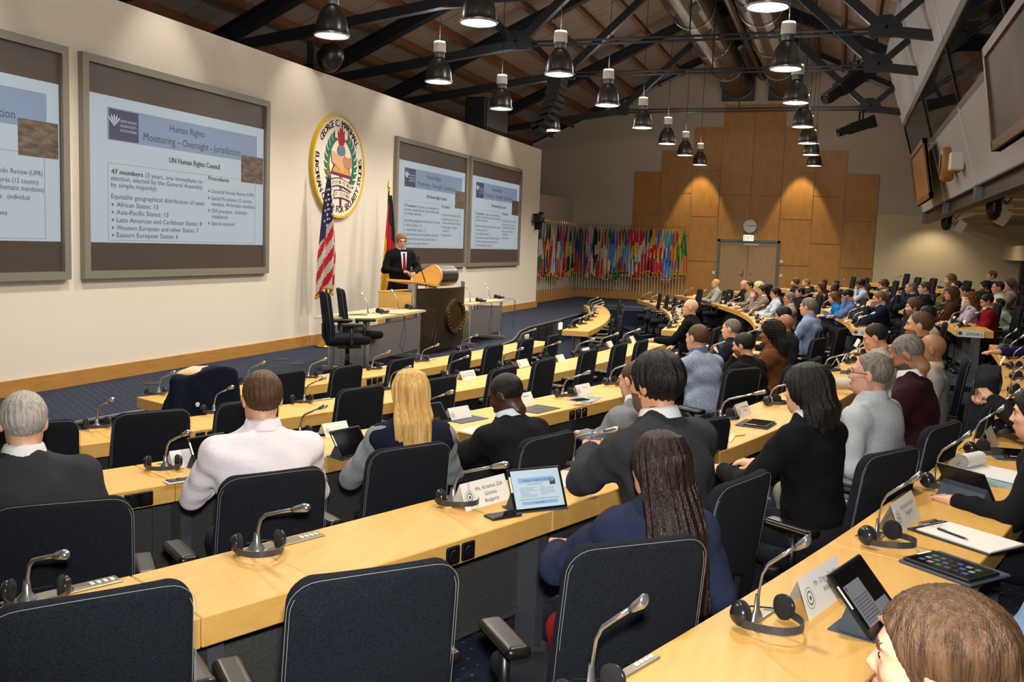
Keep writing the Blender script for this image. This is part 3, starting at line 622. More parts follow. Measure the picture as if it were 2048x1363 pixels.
# camera on the wall end, moving lights, speakers under the roof
p = aty(1065, 441, 7.75)
t = thing('wall_camera', 'small black camera on a shelf at the end of the stage wall', 'camera', (23.9, 7.8, 2.3))
mb = MB(); mb.bbox((-.3, -.22, 0), (.3, 0, .03)); mb.bbox((-.02, -.2, -.2), (.02, 0, 0)); mb.build('bracket_shelf', BLACKM, t)
mb = MB(); mb.lathe([(.11, .03), (.11, .12), (.09, .22), (.05, .28), (0, .29)], 16, (.16, -.11, 0)); mb.build('camera_body', BLACKP, t, smooth=True)
mb = MB(); mb.bbox((-.28, -.18, .03), (-.18, -.04, .22)); mb.build('connector_box', BLACKM, t)
t = thing('line_array_speaker', 'curved black line array loudspeaker hung by the second roof truss', 'speaker', (18.75, 5.7, 5.2))
for k in range(9):
    a = math.radians(8+k*5.5); q = np.array([-.0, .35, -.15])+sum((np.array([0, -math.cos(math.radians(70)), 0])*0 for _ in range(1)), np.zeros(3))
    z = -.12-.13*k; y = .05+.0062*k*k
    mb = MB(); mb.box((0, y+.0, z), (.5, .3, .125), R=np.array(Matrix.Rotation(-a*.5, 3, 'X'))); mb.build('cabinet', BLACKM, t)
mb = MB(); mb.tube([(0, 0, -.06), (0, 0, .25)], .02, 6); mb.bbox((-.2, -.15, -.07), (.2, .2, -.03)); mb.beam((-.05, 0, .12), (.6, .08, .12), .05, .05); mb.build('rigging_frame', STEEL, t)
p = aty(1018, 262, 7.9); mb = MB(); mb.cbox((0, 0, 0), (1.3, .5, .62), .03)
t = thing('subwoofer_box', 'black loudspeaker box on top of the stage wall near its far end', 'speaker', (20.6, 8.0, 4.26))
mb = MB(); mb.cbox((0, -.0, .36), (1.5, .5, .7), .03); mb.build('cabinet', BLACKM, t); mb = MB(); mb.bbox((-.7, -.27, .06), (.7, -.245, .66)); mb.build('front_grille', BLACKP, t)
def moving_light(p, rz, tilt, label, L=.8):
    t = thing('stage_light', label, 'stage light', p, rz)
    mb = MB(); mb.bbox((-.13, -.02, -.3), (-.1, .02, .0)); mb.bbox((.1, -.02, -.3), (.13, .02, 0)); mb.bbox((-.13, -.03, -.03), (.13, .03, 0)); mb.tube([(0, 0, 0), (0, 0, .12)], .02, 6); mb.build('yoke', BLACKM, t)
    R = np.array(Matrix.Rotation(tilt, 3, 'X'))
    mb = MB(); mb.box((0, 0, -.36), (.26, L*.6, .26), R=R); mb.box(np.array([0, 0, -.36])+R@[0, L*.42, 0], (.2, L*.3, .2), R=R); mb.box(np.array([0, 0, -.36])+R@[0, -L*.32, 0], (.22, L*.1, .3), R=R); mb.build('lamp_body', BLACKM, t)
    mb = MB(); c = np.array([0, 0, -.36])+R@[0, L*.58, 0]; mb.lathe([(0, 0), (.085, 0), (.095, .03)], 16, c, R=R@np.array([[1, 0, 0], [0, 0, 1], [0, -1, 0]])); mb.build('lens', BLACKP, t)
moving_light((24.6, -.25, 5.25), math.radians(20), -.35, 'black theatre spotlight hung from the far roof truss by the gallery', .95)
moving_light((19.75, .0, 5.5), math.radians(40), -.6, 'long black stage light hung from the second roof truss by the gallery', 1.3)
t = thing('stage_light', 'round black spotlight on the top edge of the stage wall', 'stage light', (12.9, 7.85, 4.27))
mb = MB(); mb.lathe([(0, 0), (.17, 0), (.2, .1), (.19, .25), (.1, .36), (0, .38)], 18, (0, -.12, .08), R=np.array(Matrix.Rotation(.7, 3, 'X'))); mb.build('lamp_body', BLACKP, t, smooth=True)
mb = MB(); mb.bbox((-.24, -.12, 0), (.24, .1, .06)); mb.bbox((-.24, -.05, 0), (-.2, .05, .4)); mb.bbox((.2, -.05, 0), (.24, .05, .4)); mb.build('yoke', BLACKM, t)
# ------------------------------------------------------------------ flags
FC = {c: M('flag_'+n, h, .8, bump=.15, bscale=30) for c, n, h in (('R', 'red', 'b01222'), ('W', 'white', 'b9b5ad'), ('B', 'blue', '1f3f9a'), ('G', 'green', '0f6a3a'), ('Y', 'yellow', 'c49618'), ('K', 'black', '141414'), ('L', 'light_blue', '4682b2'), ('M', 'maroon', '6e1224'), ('O', 'orange', 'd5721e'), ('N', 'navy', '161e4e'))}
FRINGE = M('gold_fringe', 'c8941c', .6, bump=.4, bscale=200); POLE = M('flag_pole', 'cfc8b8', .4); POLED = M('dark_pole', '4a2e1c', .4)
def cloth(name, parent, w0, w1, h, nu, nv, pat, mats, folds=3, amp=.03, seed=0, slant=0., ragged=.12, zt=0., fringe=True):
    rnd = random.Random(seed); ph = rnd.random()*6; ph2 = rnd.random()*6; v = []; f = []; mi = []
    for j in range(nv+1):
        q = j/nv; w_ = w0+(w1-w0)*min(1, q*1.5)**.8
        for i in range(nu+1):
            u = i/nu; drop = h*(q+ragged*q*math.sin(u*2.6+ph2))
            v.append((((u-.5)*w_+slant*q), amp*(.3+q)*math.sin(2*math.pi*folds*u+ph+q*1.2)+.02*math.sin(5*q+ph), zt-drop))
    for j in range(nv):
        for i in range(nu):
            a = j*(nu+1)+i; f.append((a, a+1, a+nu+2, a+nu+1)); mi.append(pat((i+.5)/nu, (j+.5)/nv))
    me = mesh_from(name, v, f, mi, True); o = put(name, me, mats, parent)
    if fringe:
        mb = MB(); b = [v[nv*(nu+1)+i] for i in range(nu+1)]; mb.tube([(x, y, z-.012) for x, y, z in b], .022, 5); mb.build('fringe', FRINGE, o)
    return o, v
FN = {'R': 'red', 'W': 'white', 'B': 'blue', 'G': 'green', 'Y': 'yellow', 'K': 'black', 'L': 'light blue', 'M': 'maroon', 'O': 'orange', 'N': 'navy'}
left = 'BRY RBR MBR GYK LBR NWG BWR WRN GYN NYR YRG WGW RBW NWR RYR LLW RRR YRM NYN NWY GGK BYN'.split()
right = 'MBR BGR RGB RWR WRW WKW KNN NWN YYR RWW GYW GWB BLY LLL RWG RYR GYK NLL RGB RGW RYG RWR RWM MRR GWK KWR YRK BYR BOR YRR LWL LBL GYL RYR RGY YGG GGO'.split()
def flag(code, x, y, rz, k, where):
    names = []
    for c in code:
        if FN[c] not in names: names.append(FN[c])
    t = thing('national_flag', '%s flag, %s along the %s of the flag row' % (' and '.join(names) if len(names) < 3 else ', '.join(names[:2])+' and '+names[2], nth(k), where), 'flag', (x, y, 0), rz, 'flags standing in the corner row')
    mb = MB(); mb.tube([(0, 0, .12), (0, 0, 2.38)], .011, 6); mb.build('pole', POLE, t)
    mb = MB(); mb.lathe([(.004, 2.37), (.018, 2.4), (.012, 2.44), (0, 2.5)], 6); mb.build('finial', BRASS, t)
    rnd = random.Random(k*7+len(where)); mode = rnd.random(); sk = rnd.uniform(-.35, .35)
    def pat(u, v):
        tt = v+sk*(u-.5) if mode < .75 else u+.3*(v-.5)
        return 0 if tt < .36 else 1 if tt < .68 else 2
    w1 = rnd.uniform(.24, .34)
    cloth('flag_cloth', t, .03, w1, rnd.uniform(1.42, 1.66), 8, 12, pat, [FC[c] for c in code], rnd.choice((2, 2.5, 3)), .035, k+100, rnd.uniform(-.02, .06), rnd.uniform(-.1, .12), 2.36)
for k, c in enumerate(left): flag(c, 25.2+k*.238, 8.45, math.pi, k, 'stage end')
for k, c in enumerate(right): flag(c, 30.6, 8.42-k*.0995, -math.pi/2, k, 'far wall')
t = thing('flag_stand', 'long low wooden stand holding the poles of the flag row', 'stand')
mb = MB(); mb.bbox((25.0, 8.35, 0), (30.7, 8.6, .22)); mb.build('stand_beam', SKIRT, t); mb = MB(); mb.bbox((30.5, 4.75, 0), (30.72, 8.6, .22)); mb.build('stand_beam', SKIRT, t)
def big_flag(base, label, pat, mats, name, pole_h, ztop, h, w0, w1, slant, stars=None, folds=2.5, rz=-.35, seed=3, xo=0):
    t = thing(name, label, 'flag', base, rz)
    mb = MB(); mb.lathe([(0, 0), (.17, 0), (.175, .02), (.12, .05), (.05, .075), (.03, .12), (.025, .2), (0, .2)], 24); mb.build('pole_base', BRASS, t, smooth=True)
    mb = MB(); mb.tube([(0, 0, .1), (0, 0, pole_h)], .016, 8); mb.build('pole', POLED, t)
    mb = MB(); mb.lathe([(.016, pole_h), (.022, pole_h+.03), (.012, pole_h+.06), (.03, pole_h+.1), (.018, pole_h+.16), (0, pole_h+.26)], 8); mb.build('spear_finial', BRASS, t)
    o, v = cloth('flag_cloth', t, w0, w1, h, 36, 90, pat, mats, folds, .045, seed, slant, .1, ztop)
    for p in o.data.vertices: p.co.x += xo; p.co.y -= .05
    for ch in o.children:
        for p in ch.data.vertices: p.co.x += xo; p.co.y -= .05
    return t, o, v
def us(u, v):
    if v+.25*(u-.5) < .43: return 0
    return 1+int((v+.55*(u-.5)+1)*10.5) % 2
ub = atz(627, 691, 0); ub[1] = min(ub[1], 7.5)
tus, ous, vus = big_flag(tuple(ub), 'hanging striped flag with white stars on blue beside the seal', us, [FC['N'], FC['R'], FC['W']], 'striped_flag', 2.62, 2.6, 1.85, .06, .36, -.05, folds=2)
def star(c, r): return [(c[0]+(r if k % 2 == 0 else r*.4)*math.cos(math.pi/2+k*math.pi/5), c[1]+(r if k % 2 == 0 else r*.4)*math.sin(math.pi/2+k*math.pi/5)) for k in range(10)]
nu = 36
for r in range(8):
    for q in range(4):
        j = 9+r*4; i = 4+q*8+(4 if r % 2 else 0)
        if i > 34 or us(i/36, (j+3)/90) != 0: continue
        a = vus[j*(nu+1)+i]; mb = MB(); mb.prism(star((0, 0), .024), -.004, .004, X=frame4((a[0], a[1]-.05-.016, a[2]), (.8, 0, 0), (0, 0, 1), (0, -1, 0))); mb.build('star', FC['W'], ous)
gb = atx(739, 655, 14.6); gb = np.array([14.55, 7.42, 0])
big_flag(tuple(gb), 'black, red and gold flag hanging behind the speaker', lambda u, v: 0 if v+.5*(.5-u) < .30 else 1 if v+.5*(.5-u) < .58 else 2, [FC['K'], FC['R'], FC['Y']], 'tricolour_flag', 2.5, 2.46, 1.95, .05, .34, -.05, seed=9)
# ------------------------------------------------------------------ stage tables, lectern
TOPC = M('table_top_cream', 'd6c49c', .4); TGREY = M('table_panel_grey', '77767a', .5, metal=.3)
def stage_table(a, b, c, label):
    """a: left rear, b: left front, c: right front corner of the top"""
    a, b, c = (np.array(p[:2]) for p in (a, b, c)); d = c+(a-b)
    t = thing('stage_table', label, 'table', (*((a+c)/2), 0)); o = (a+c)/2
    mb = MB(); mb.prism([tuple(p-o) for p in (b, c, d, a)], .67, .7); mb.build('table_top', TOPC, t)
    ex = (c-b)/np.linalg.norm(c-b); ey = (a-b)/np.linalg.norm(a-b); rz = math.atan2(ex[1], ex[0])
    for q, s in ((b, 1), (c, -1)):
        m0 = q+ex*s*.12+ey*.3-o
        mb = MB(); mb.box((*m0, .33), (.03, .42, .52), rz); mb.build('leg_panel', SILVER, t)
        for dd in (-.24, .24): mb = MB(); mb.tube([(*(m0+ey*dd), .04), (*(m0+ey*dd), .67)], .03, 10); mb.build('leg', SILVER, t)
        mb = MB(); mb.box((*m0, .03), (.07, .72, .05), rz); mb.build('foot', SILVER, t)
        mb = MB()
        for ii in range(10):
            for jj in range(3):
                for sd in (-1, 1): mb.box((*(m0+ey*(jj-1)*.09+ex*sd*.016), .12+ii*.045), (.002, .012, .012), rz)
        o_ = mb.build('perforation', BLACKM, t); o_['kind'] = 'stuff'
    mb = MB(); m1 = (b+c)/2-o+ey*.05; mb.box((*m1, .37), (np.linalg.norm(c-b)-.2, .02, .46), rz); mb.build('modesty_panel', TGREY, t)
    return t, o, ex, ey
tl = stage_table((10.25, 6.25), (10.42, 5.56), (12.42, 5.68), 'cream topped stage table with grey front panel, between the swivel chairs and lectern')
tr = stage_table((13.92, 6.32), (14.1, 5.64), (15.8, 5.64), 'cream topped stage table on the screen side of the lectern')
BRONZE = M('bronze_panel', '4b4136', .38, metal=.7, var=.35, vscale=6)
t = thing('lectern', 'bronze fronted lectern with wooden desk and round seal', 'lectern', (13.15, 5.85, 0), math.radians(-8))
n = 14; arc = [(-.68+1.36*k/n, -.12*math.sin(math.pi*k/n)-.1) for k in range(n+1)]
mb = MB(); mb.prism(arc+[(x, y+.025) for x, y in arc[::-1]], .07, 1.0); mb.build('front_panel', BRONZE, t)
mb = MB(); mb.prism(circ(.27, 40), 0, .03, X=frame4((.2, -.215, .56), (1, 0, 0), (0, 0, 1), (.0, -1, 0))); so = mb.build('bronze_seal', M('bronze_seal', '6a5a3e', .3, metal=.9, bump=1, bscale=38), t)
mb = MB(); mb.mx = frame4((.2, -.25, .56), (.27, 0, 0), (0, 0, .27), (0, -1, 0)); ring(mb, 0, .015, .8, .86); ring(mb, 0, .015, .95, 1.0); mb.build('seal_ring', M('bronze_ring', '8a7448', .3, metal=.9), so)
for k in range(24):
    a = k*math.pi/12; mb = MB(); mb.lathe([(.012, 0), (.012, .01), (0, .02)], 6, (.2+.245*math.cos(a), -.25, .56+.245*math.sin(a)), R=[[1, 0, 0], [0, 0, -1], [0, 1, 0]]); mb.build('bead', M('bronze_ring', '8a7448', .3, metal=.9), so)
for x in (-.7, .7):
    mb = MB(); mb.tube([(x, -.06, .02), (x, -.06, 1.08)], .032, 12); mb.build('corner_post', SILVER, t)
    mb = MB(); mb.tube([(x, -.06, .02), (x+.02, -.06, .02)], .05, 10); mb.tube([(x-.12, -.06, .03), (x+.12, -.06, .03)], .02, 8); mb.build('foot', CHROME, t)
mb = MB(); mb.bbox((-.68, .0, .12), (-.64, .6, .92)); mb.build('side_panel', MAPLE, t); mb = MB(); mb.bbox((.64, .0, .12), (.68, .6, .92)); mb.build('side_panel', MAPLE, t)
mb = MB(); mb.bbox((-.68, -.05, .9), (.68, .62, .93)); mb.build('lower_shelf', MAPLE, t)
mb = MB(); mb.box((-.32, .2, 1.06), (.75, .5, .03), R=np.array(Matrix.Rotation(.12, 3, 'Y'))); mb.build('reading_shelf', MAPLE, t)
for x in (-.35, .2): mb = MB(); mb.bbox((x-.06, .15, .93), (x+.06, .25, 1.06)); mb.build('shelf_post', SILVER, t)
R0 = [[0, 0, 1], [0, 1, 0], [-1, 0, 0]]
mb = MB(); mb.lathe([(.17, 0), (.17, .5)], 36, (.08, .12, 1.17), R=R0, closed=True); mb.build('metal_drum', M('brushed_steel', '76736e', .32, metal=.9, var=.5, vscale=3, stretch=(30, 1, 1)), t)
mb = MB(); mb.prism([(.18*math.cos(a), .18*math.sin(a)) for a in np.linspace(math.radians(-125), math.radians(75), 20)]+[(.0, .17), (-.36, -.03), (-.34, -.1)], -.02, .02, X=frame4((.06, .12, 1.17), (0, -1, 0), (0, 0, 1), (-1, 0, 0))); mb.build('cheek_board', MAPLE, t)
mb = MB(); mb.tube([(-.32, -.02, .93), (-.33, -.02, 1.05), (-.5, -.05, 1.25), (-.62, -.07, 1.42)], .008, 6); mb.tube([(-.62, -.07, 1.42), (-.66, -.075, 1.47)], .018, 8); mb.build('lectern_microphone', BLACKP, t)
# ------------------------------------------------------------------ implicit surfaces (for upholstery, bodies, hair, cloth)
def nets(fn, lo, hi, h, project=1):
    """naive surface nets of fn < 0 on a grid; returns verts, quads"""
    lo = np.asarray(lo, float); hi = np.asarray(hi, float); n = np.ceil((hi-lo)/h).astype(int)+1
    ax = [lo[k]+h*np.arange(n[k]) for k in range(3)]
    P = np.stack(np.meshgrid(*ax, indexing='ij'), -1).reshape(-1, 3); V = fn(P).reshape(n); S = V < 0
    c = [(i, j, k) for i in (0, 1) for j in (0, 1) for k in (0, 1)]
    sl_ = lambda A, o: A[o[0]:n[0]-1+o[0], o[1]:n[1]-1+o[1], o[2]:n[2]-1+o[2]]
    cnt_ = sum(sl_(S, o).astype(np.int8) for o in c); act = (cnt_ > 0) & (cnt_ < 8); idx = np.argwhere(act)
    if not len(idx): return np.zeros((0, 3)), np.zeros((0, 4), int)
    cv = np.stack([V[idx[:, 0]+o[0], idx[:, 1]+o[1], idx[:, 2]+o[2]] for o in c], 1); acc = np.zeros((len(idx), 3)); w_ = np.zeros(len(idx))
    for a in range(8):
        for b in range(a+1, 8):
            d = np.abs(np.array(c[a])-np.array(c[b]))
            if d.sum() != 1: continue
            va, vb = cv[:, a], cv[:, b]; m = (va < 0) != (vb < 0); t = np.where(m, va/np.where(m, va-vb, 1), 0)
            acc += np.where(m[:, None], np.array(c[a])+(np.array(c[b])-np.array(c[a]))*t[:, None], 0); w_ += m
    pts = lo+h*(idx+acc/w_[:, None])
    for _ in range(project):
        e = h*.25; v0 = fn(pts); g = np.stack([(fn(pts+np.eye(3)[k]*e)-fn(pts-np.eye(3)[k]*e))/(2*e) for k in range(3)], 1); gg = (g*g).sum(1)+1e-6
        pts = pts-np.clip(v0/gg, -h*.5, h*.5)[:, None]*g
    ID = -np.ones(act.shape, int); ID[act] = np.arange(len(idx)); Q = []
    for k in range(3):
        a, b = (k+1) % 3, (k+2) % 3; s0 = [slice(None)]*3; s1 = [slice(None)]*3; s0[k] = slice(0, -1); s1[k] = slice(1, None)
        A, B = S[tuple(s0)], S[tuple(s1)]; e = np.argwhere(A != B); e = e[(e[:, a] > 0) & (e[:, b] > 0) & (e[:, a] < n[a]-1) & (e[:, b] < n[b]-1)]
        flip = A[e[:, 0], e[:, 1], e[:, 2]]
        def cell(da, db): q = e.copy(); q[:, a] -= da; q[:, b] -= db; return ID[q[:, 0], q[:, 1], q[:, 2]]
        quad = np.stack([cell(1, 1), cell(0, 1), cell(0, 0), cell(1, 0)], 1); quad[~flip] = quad[~flip][:, ::-1]; Q.append(quad)
    Q = np.concatenate(Q); Q = Q[(Q >= 0).all(1)]
    return pts, Q
def rc(p, a, b, ra, rb):
    a, b = np.asarray(a, float), np.asarray(b, float); ba = b-a; t = np.clip(((p-a)@ba)/(ba@ba+1e-9), 0, 1)
    return np.linalg.norm(p-a-t[:, None]*ba, axis=1)-(ra+t*(rb-ra))
def el(p, c, r):
    q = (p-np.asarray(c))/np.asarray(r); k0 = np.linalg.norm(q, axis=1); k1 = np.linalg.norm(q/np.asarray(r), axis=1)+1e-9; return k0*(k0-1)/k1
def rb(p, c, hs, r):
    q = np.abs(p-np.asarray(c))-(np.asarray(hs)-r); return np.linalg.norm(np.maximum(q, 0), axis=1)+np.minimum(q.max(1), 0)-r
def sm(a, b, k):
    h = np.maximum(k-np.abs(a-b), 0)/k; return np.minimum(a, b)-h*h*k*.25
def sms(L, k):
    d = L[0]
    for x in L[1:]: d = sm(d, x, k)
    return d
def net_mesh(name, fn, lo, hi, h, mi=None):
    v, q = nets(fn, lo, hi, h); me = bpy.data.meshes.new(name); fill_mesh(me, v, q); return me
def fill_mesh(me, v, q, mi=None):
    me.vertices.add(len(v)); me.vertices.foreach_set('co', np.asarray(v, np.float32).ravel())
    me.loops.add(4*len(q)); me.loops.foreach_set('vertex_index', np.asarray(q, np.int32).ravel())
    me.polygons.add(len(q)); me.polygons.foreach_set('loop_start', np.arange(0, 4*len(q), 4, dtype=np.int32))
    me.polygons.foreach_set('use_smooth', np.ones(len(q), bool))
    if mi is not None: me.polygons.foreach_set('material_index', np.asarray(mi, np.int32))
    me.update(calc_edges=True); me.validate()
# ------------------------------------------------------------------ swivel chair
def back_y(x, z): return -.235-.13*(z-.5)+.35*x*x          # curved, leaning backrest
def chair_back(p):
    q = p.copy(); q[:, 1] = p[:, 1]-back_y(p[:, 0], p[:, 2])
    wz = .245-.018*np.clip((q[:, 2]-.62)/.4, 0, 1)-.05*np.clip((.62-q[:, 2])/.2, 0, 1)
    q[:, 0] = q[:, 0]*(.245/wz)
    t = np.abs(q[:, 1])-.006
    x_, z_ = np.abs(q[:, 0])-(.245-.07), np.abs(q[:, 2]-.725)-(.305-.07)
    o2 = np.hypot(np.maximum(x_, 0), np.maximum(z_, 0))+np.minimum(np.maximum(x_, z_), 0)-.07
    a = np.stack([o2+.022, t], 1); return (np.linalg.norm(np.maximum(a, 0), axis=1)+np.minimum(a.max(1), 0)-.022)*.9
chair = thing('swivel_chair', 'x', 'chair', (0, 0, 0), 0, 'black upholstered swivel chairs')
bk = put('backrest', net_mesh('backrest', chair_back, (-.28, -.36, .4), (.28, -.12, 1.06), .011), FABRIC, chair)
def outline(off, side):
    pts = []
    for x, z in [(-.2, .5), (-.225, .62), (-.225, .78), (-.222, .94)]+[(-.222+.075*(1-math.cos(a)), .94+.07*math.sin(a)) for a in np.linspace(.2, 1.57, 6)]+[(-.07, 1.013), (.07, 1.013)]+[(.222-.075*(1-math.cos(a)), .94+.07*math.sin(a)) for a in np.linspace(1.57, .2, 6)]+[(.222, .94), (.225, .78), (.225, .62), (.2, .5)]:
        x2, z2 = x*(1-off/.23), .725+(z-.725)*(1-off/.3); pts.append((x2, back_y(np.array(x2), z2)+side*.0235, z2))
    return pts
for off in (-.0135, -.0055):
    for sd in (-1,):
        mb = MB(); mb.tube(outline(off, sd), .0008, 4); mb.build('stitching', THREAD, bk)
put('seat', net_mesh('seat', lambda p: rb(p-np.stack([0*p[:, 0], 0*p[:, 0], .6*p[:, 0]**2-.03*np.clip(p[:, 1]-.1, 0, 1)], 1), (0, .0, .455), (.25, .24, .045), .04), (-.28, -.28, .38), (.28, .28, .56), .014), FABRIC, chair)
for s in (-1, 1):
    ar = put('armrest', net_mesh('armrest', lambda p, s=s: rb(p, (s*.295, -.01, .665), (.042, .13, .02), .019), (s*.295-.06, -.16, .63), (s*.295+.06, .15, .7), .009), M('armrest_pad', '17130f', .3), chair)
    mb = MB(); mb.tube([(s*.16, -.02, .42), (s*.27, -.02, .42), (s*.295, -.02, .47), (s*.295, -.02, .65)], .02, 8); mb.build('arm_post', BLACKP, ar, smooth=True)
mb = MB(); mb.bbox((-.12, -.14, .375), (.12, .14, .415)); mb.tube([(0, -.05, .4), (0, -.24, .42), (0, -.29, .52), (0, -.295, .66)], .025, 8); mb.build('tilt_mechanism', BLACKP, chair)
mb = MB(); mb.tube([(0, 0, .08), (0, 0, .38)], [.035, .025], 12); mb.build('gas_column', BLACKP, chair, smooth=True)
mb = MB()
for k in range(5):
    a = math.radians(90+72*k); c, s = math.cos(a), math.sin(a)
    mb.tube([(0, 0, .115), (.15*c, .15*s, .1), (.29*c, .29*s, .075)], [.03, .022, .016], 8)
    mb.tube([(.29*c, .29*s, .075), (.29*c, .29*s, .05)], .01, 6)
    for w_ in (-.02, .02): mb.tube([(.29*c-s*(w_-.008), .29*s+c*(w_-.008), .03), (.29*c-s*(w_+.008), .29*s+c*(w_+.008), .03)], .03, 10)
mb.build('star_base', BLACKP, chair)
CK = kid_table(chair); chair_used = []
def add_chair(x, y, z, face, label):
    o = chair if not chair_used else copy_tree(chair, CK)
    chair_used.append(o); o.location = (x, y, z); o.scale = (1, 1, 1.035); o.rotation_euler = (0, 0, math.radians(face-90)); o['label'] = label
    return o
def chair_top(px, py, row, face, label):
    """a chair whose backrest's top middle shows at the pixel and that stands on the row's floor"""
    p = atz(px, py, FL[row]+1.065); a = math.radians(face)
    return add_chair(p[0]+math.cos(a)*.30, p[1]+math.sin(a)*.30, FL[row], face, label)
RNAME = {1: 'front', 2: 'second', 3: 'third', 4: 'fourth', 5: 'fifth', 6: 'sixth', 7: 'back'}
CH4 = [(188, 1185, 53), (755, 1135, 48), (1280, 1080, 42), (1491, 953, 70)]
CH3 = [(125, 1000, 46), (551, 942, 56), (823, 890, 60), (1100, 868, 70)]
CH2 = [(70, 843, 56), (306, 821, 58), (498, 800, 66), (725, 773, 72), (880, 754, 76), (1009, 734, 80), (1092, 717, 82), (1180, 699, 84), (1242, 687, 84), (1286, 680, 85)]
CH1 = [(410, 752, 78), (577, 742, 80), (697, 730, 82), (805, 716, 84), (924, 701, 84), (990, 689, 84), (1055, 677, 86), (1108, 669, 88)]
CPOS = {}
OCC = {(4, 2): 'the dark-haired woman in the navy blazer', (4, 3): 'the man in the charcoal suit', (4, 4): 'the woman with black bobbed hair', (4, 5): 'the man in the pale grey shirt', (4, 6): 'the man in the maroon jumper', (3, 0): 'the grey-haired man', (3, 1): 'the man in the white shirt', (3, 2): 'the blonde woman', (3, 3): 'the man in the black suit', (3, 4): 'the man in the light grey suit', (3, 5): 'the man in the blue patterned shirt', (3, 6): 'the man resting his chin on his hand', (1, 0): 'the draped navy coat'}
for row, L in ((4, CH4), (3, CH3), (2, CH2), (1, CH1)):
    for k, (px, py, a) in enumerate(L):
        lb = 'black swivel chair behind %s' % OCC[(row, k)] if (row, k) in OCC else 'empty black swivel chair, %s from the left in the %s row' % (nth(k), RNAME[row])
        CPOS[(row, k)] = chair_top(px, py, row, a, lb)
for k, (px, py) in enumerate(((1240, 600), (1244, 608), (1246, 619), (1240, 631), (1226, 637))):
    chair_top(px, py, 1, rownorm(1, 20), 'empty black swivel chair at the front desk beyond the aisle, %s from the far end' % nth(k))
for k, (px, py) in enumerate(((1322, 587), (1337, 590), (1352, 594), (1372, 602))):
    chair_top(px, py, 2, 105, 'empty black swivel chair at the second desk beyond the aisle, %s from its far end' % nth(k))
chair_top(1402, 578, 3, 110, 'empty black swivel chair beside the woman in the pale jacket')
chair_top(1453, 581, 3, 110, 'empty black swivel chair next to the man with glasses by the double door')
for k, (px, py, row) in enumerate(((1709, 553, 6), (1736, 555, 6), (1767, 558, 6), (1794, 561, 6), (1816, 547, 7), (1838, 554, 7), (1869, 556, 7), (1937, 561, 7), (2043, 570, 7), (1737, 568, 5), (1676, 561, 5), (1652, 559, 5))):
    chair_top(px, py, -row, 100, 'empty black swivel chair, %s row near far wall, %s from the timber panels' % (RNAME[row], nth([q[0] for q in sorted([(a, b) for a, b, r in ((1709, 0, 6), (1736, 0, 6), (1767, 0, 6), (1794, 0, 6), (1816, 0, 7), (1838, 0, 7), (1869, 0, 7), (1937, 0, 7), (2043, 0, 7), (1737, 0, 5), (1676, 0, 5), (1652, 0, 5)) if r == row])].index(px))))
# two chairs on the stage
for (px, py, a, lb) in ((647, 583, -48, 'black swivel chair on the stage, the one nearer the wall edge of the table'), (679, 577, -52, 'black swivel chair on the stage, the one nearer the lectern')):
    p = atz(px, py, 1.06); add_chair(p[0]+.3*math.cos(math.radians(a)), p[1]+.3*math.sin(math.radians(a)), 0, a, lb)
# ------------------------------------------------------------------ desk rows
PERF = M('perforated_metal', '6e6e6c', .5, metal=.4, var=.9, vscale=300, col2='262626')
def desk(i, x0, x1, label, seg=1.62):
    t = thing('desk_row', label, 'desk', (0, 0, 0), 0, 'curved maple desk rows'); z1 = FL[i]+.74; n = max(1, round((x1-x0)/seg))
    for k in range(n):
        a, b = x0+(x1-x0)*k/n, x0+(x1-x0)*(k+1)/n; g = .0015
        xs = np.linspace(a+g, b-g, 7); o_ = [rowpt(i, x) for x in xs]+[rowpt(i, x, .48) for x in xs[::-1]]
        mb = MB(); mb.prism([tuple(q) for q in o_], z1-.1, z1); dt = mb.build('desk_top', MAPLE, t)
        bv = dt.modifiers.new('b', 'BEVEL'); bv.width = .004; bv.segments = 1; bv.limit_method = 'ANGLE'
        o2 = [rowpt(i, x, .2) for x in xs]+[rowpt(i, x, .215) for x in xs[::-1]]
        mb = MB(); mb.prism([tuple(q) for q in o2], FL[i]+.2, z1-.1); mb.build('modesty_panel', PERF, t)
        o3 = [rowpt(i, x, .185) for x in xs]+[rowpt(i, x, .235) for x in xs[::-1]]
        mb = MB(); mb.prism([tuple(q) for q in o3], FL[i]+.17, FL[i]+.2); mb.build('panel_rail', GREYM, t)
        for xx in ([a+.12] if k < n-1 else [a+.12, b-.12]):
            q = rowpt(i, xx, .27); rz = math.radians(rownorm(i, xx)-90)
            mb = MB(); mb.box((*q, FL[i]+.34), (.06, .12, .61), rz); mb.build('leg', GREYM, t)
            mb = MB(); mb.box((*q, FL[i]+.02), (.07, .44, .04), rz); mb.build('foot', GREYM, t)
    return t
DK = {}
for i, x0, x1 in ((1, 6.8, 14.0), (2, 4.0, 13.8), (3, 2.4, 13.9), (4, .9, 13.4), (5, .35, 13.0)):
    DK[i] = desk(i, x0, x1, 'curved maple desk of the %s row on the near side of the aisle' % RNAME[i])
for i, x0, x1 in ((1, 16.1, 23.4), (2, 16.1, 25.0), (3, 17.0, 26.2), (4, 14.95, 26.3), (5, 14.4, 27), (6, 17.5, 28), (7, 18.5, 28.3)):
    DK[-i] = desk(-i, x0, x1, 'curved maple desk of the %s row beyond the aisle' % RNAME[i])
SOCK = M('socket_black', '0e0e10', .3)
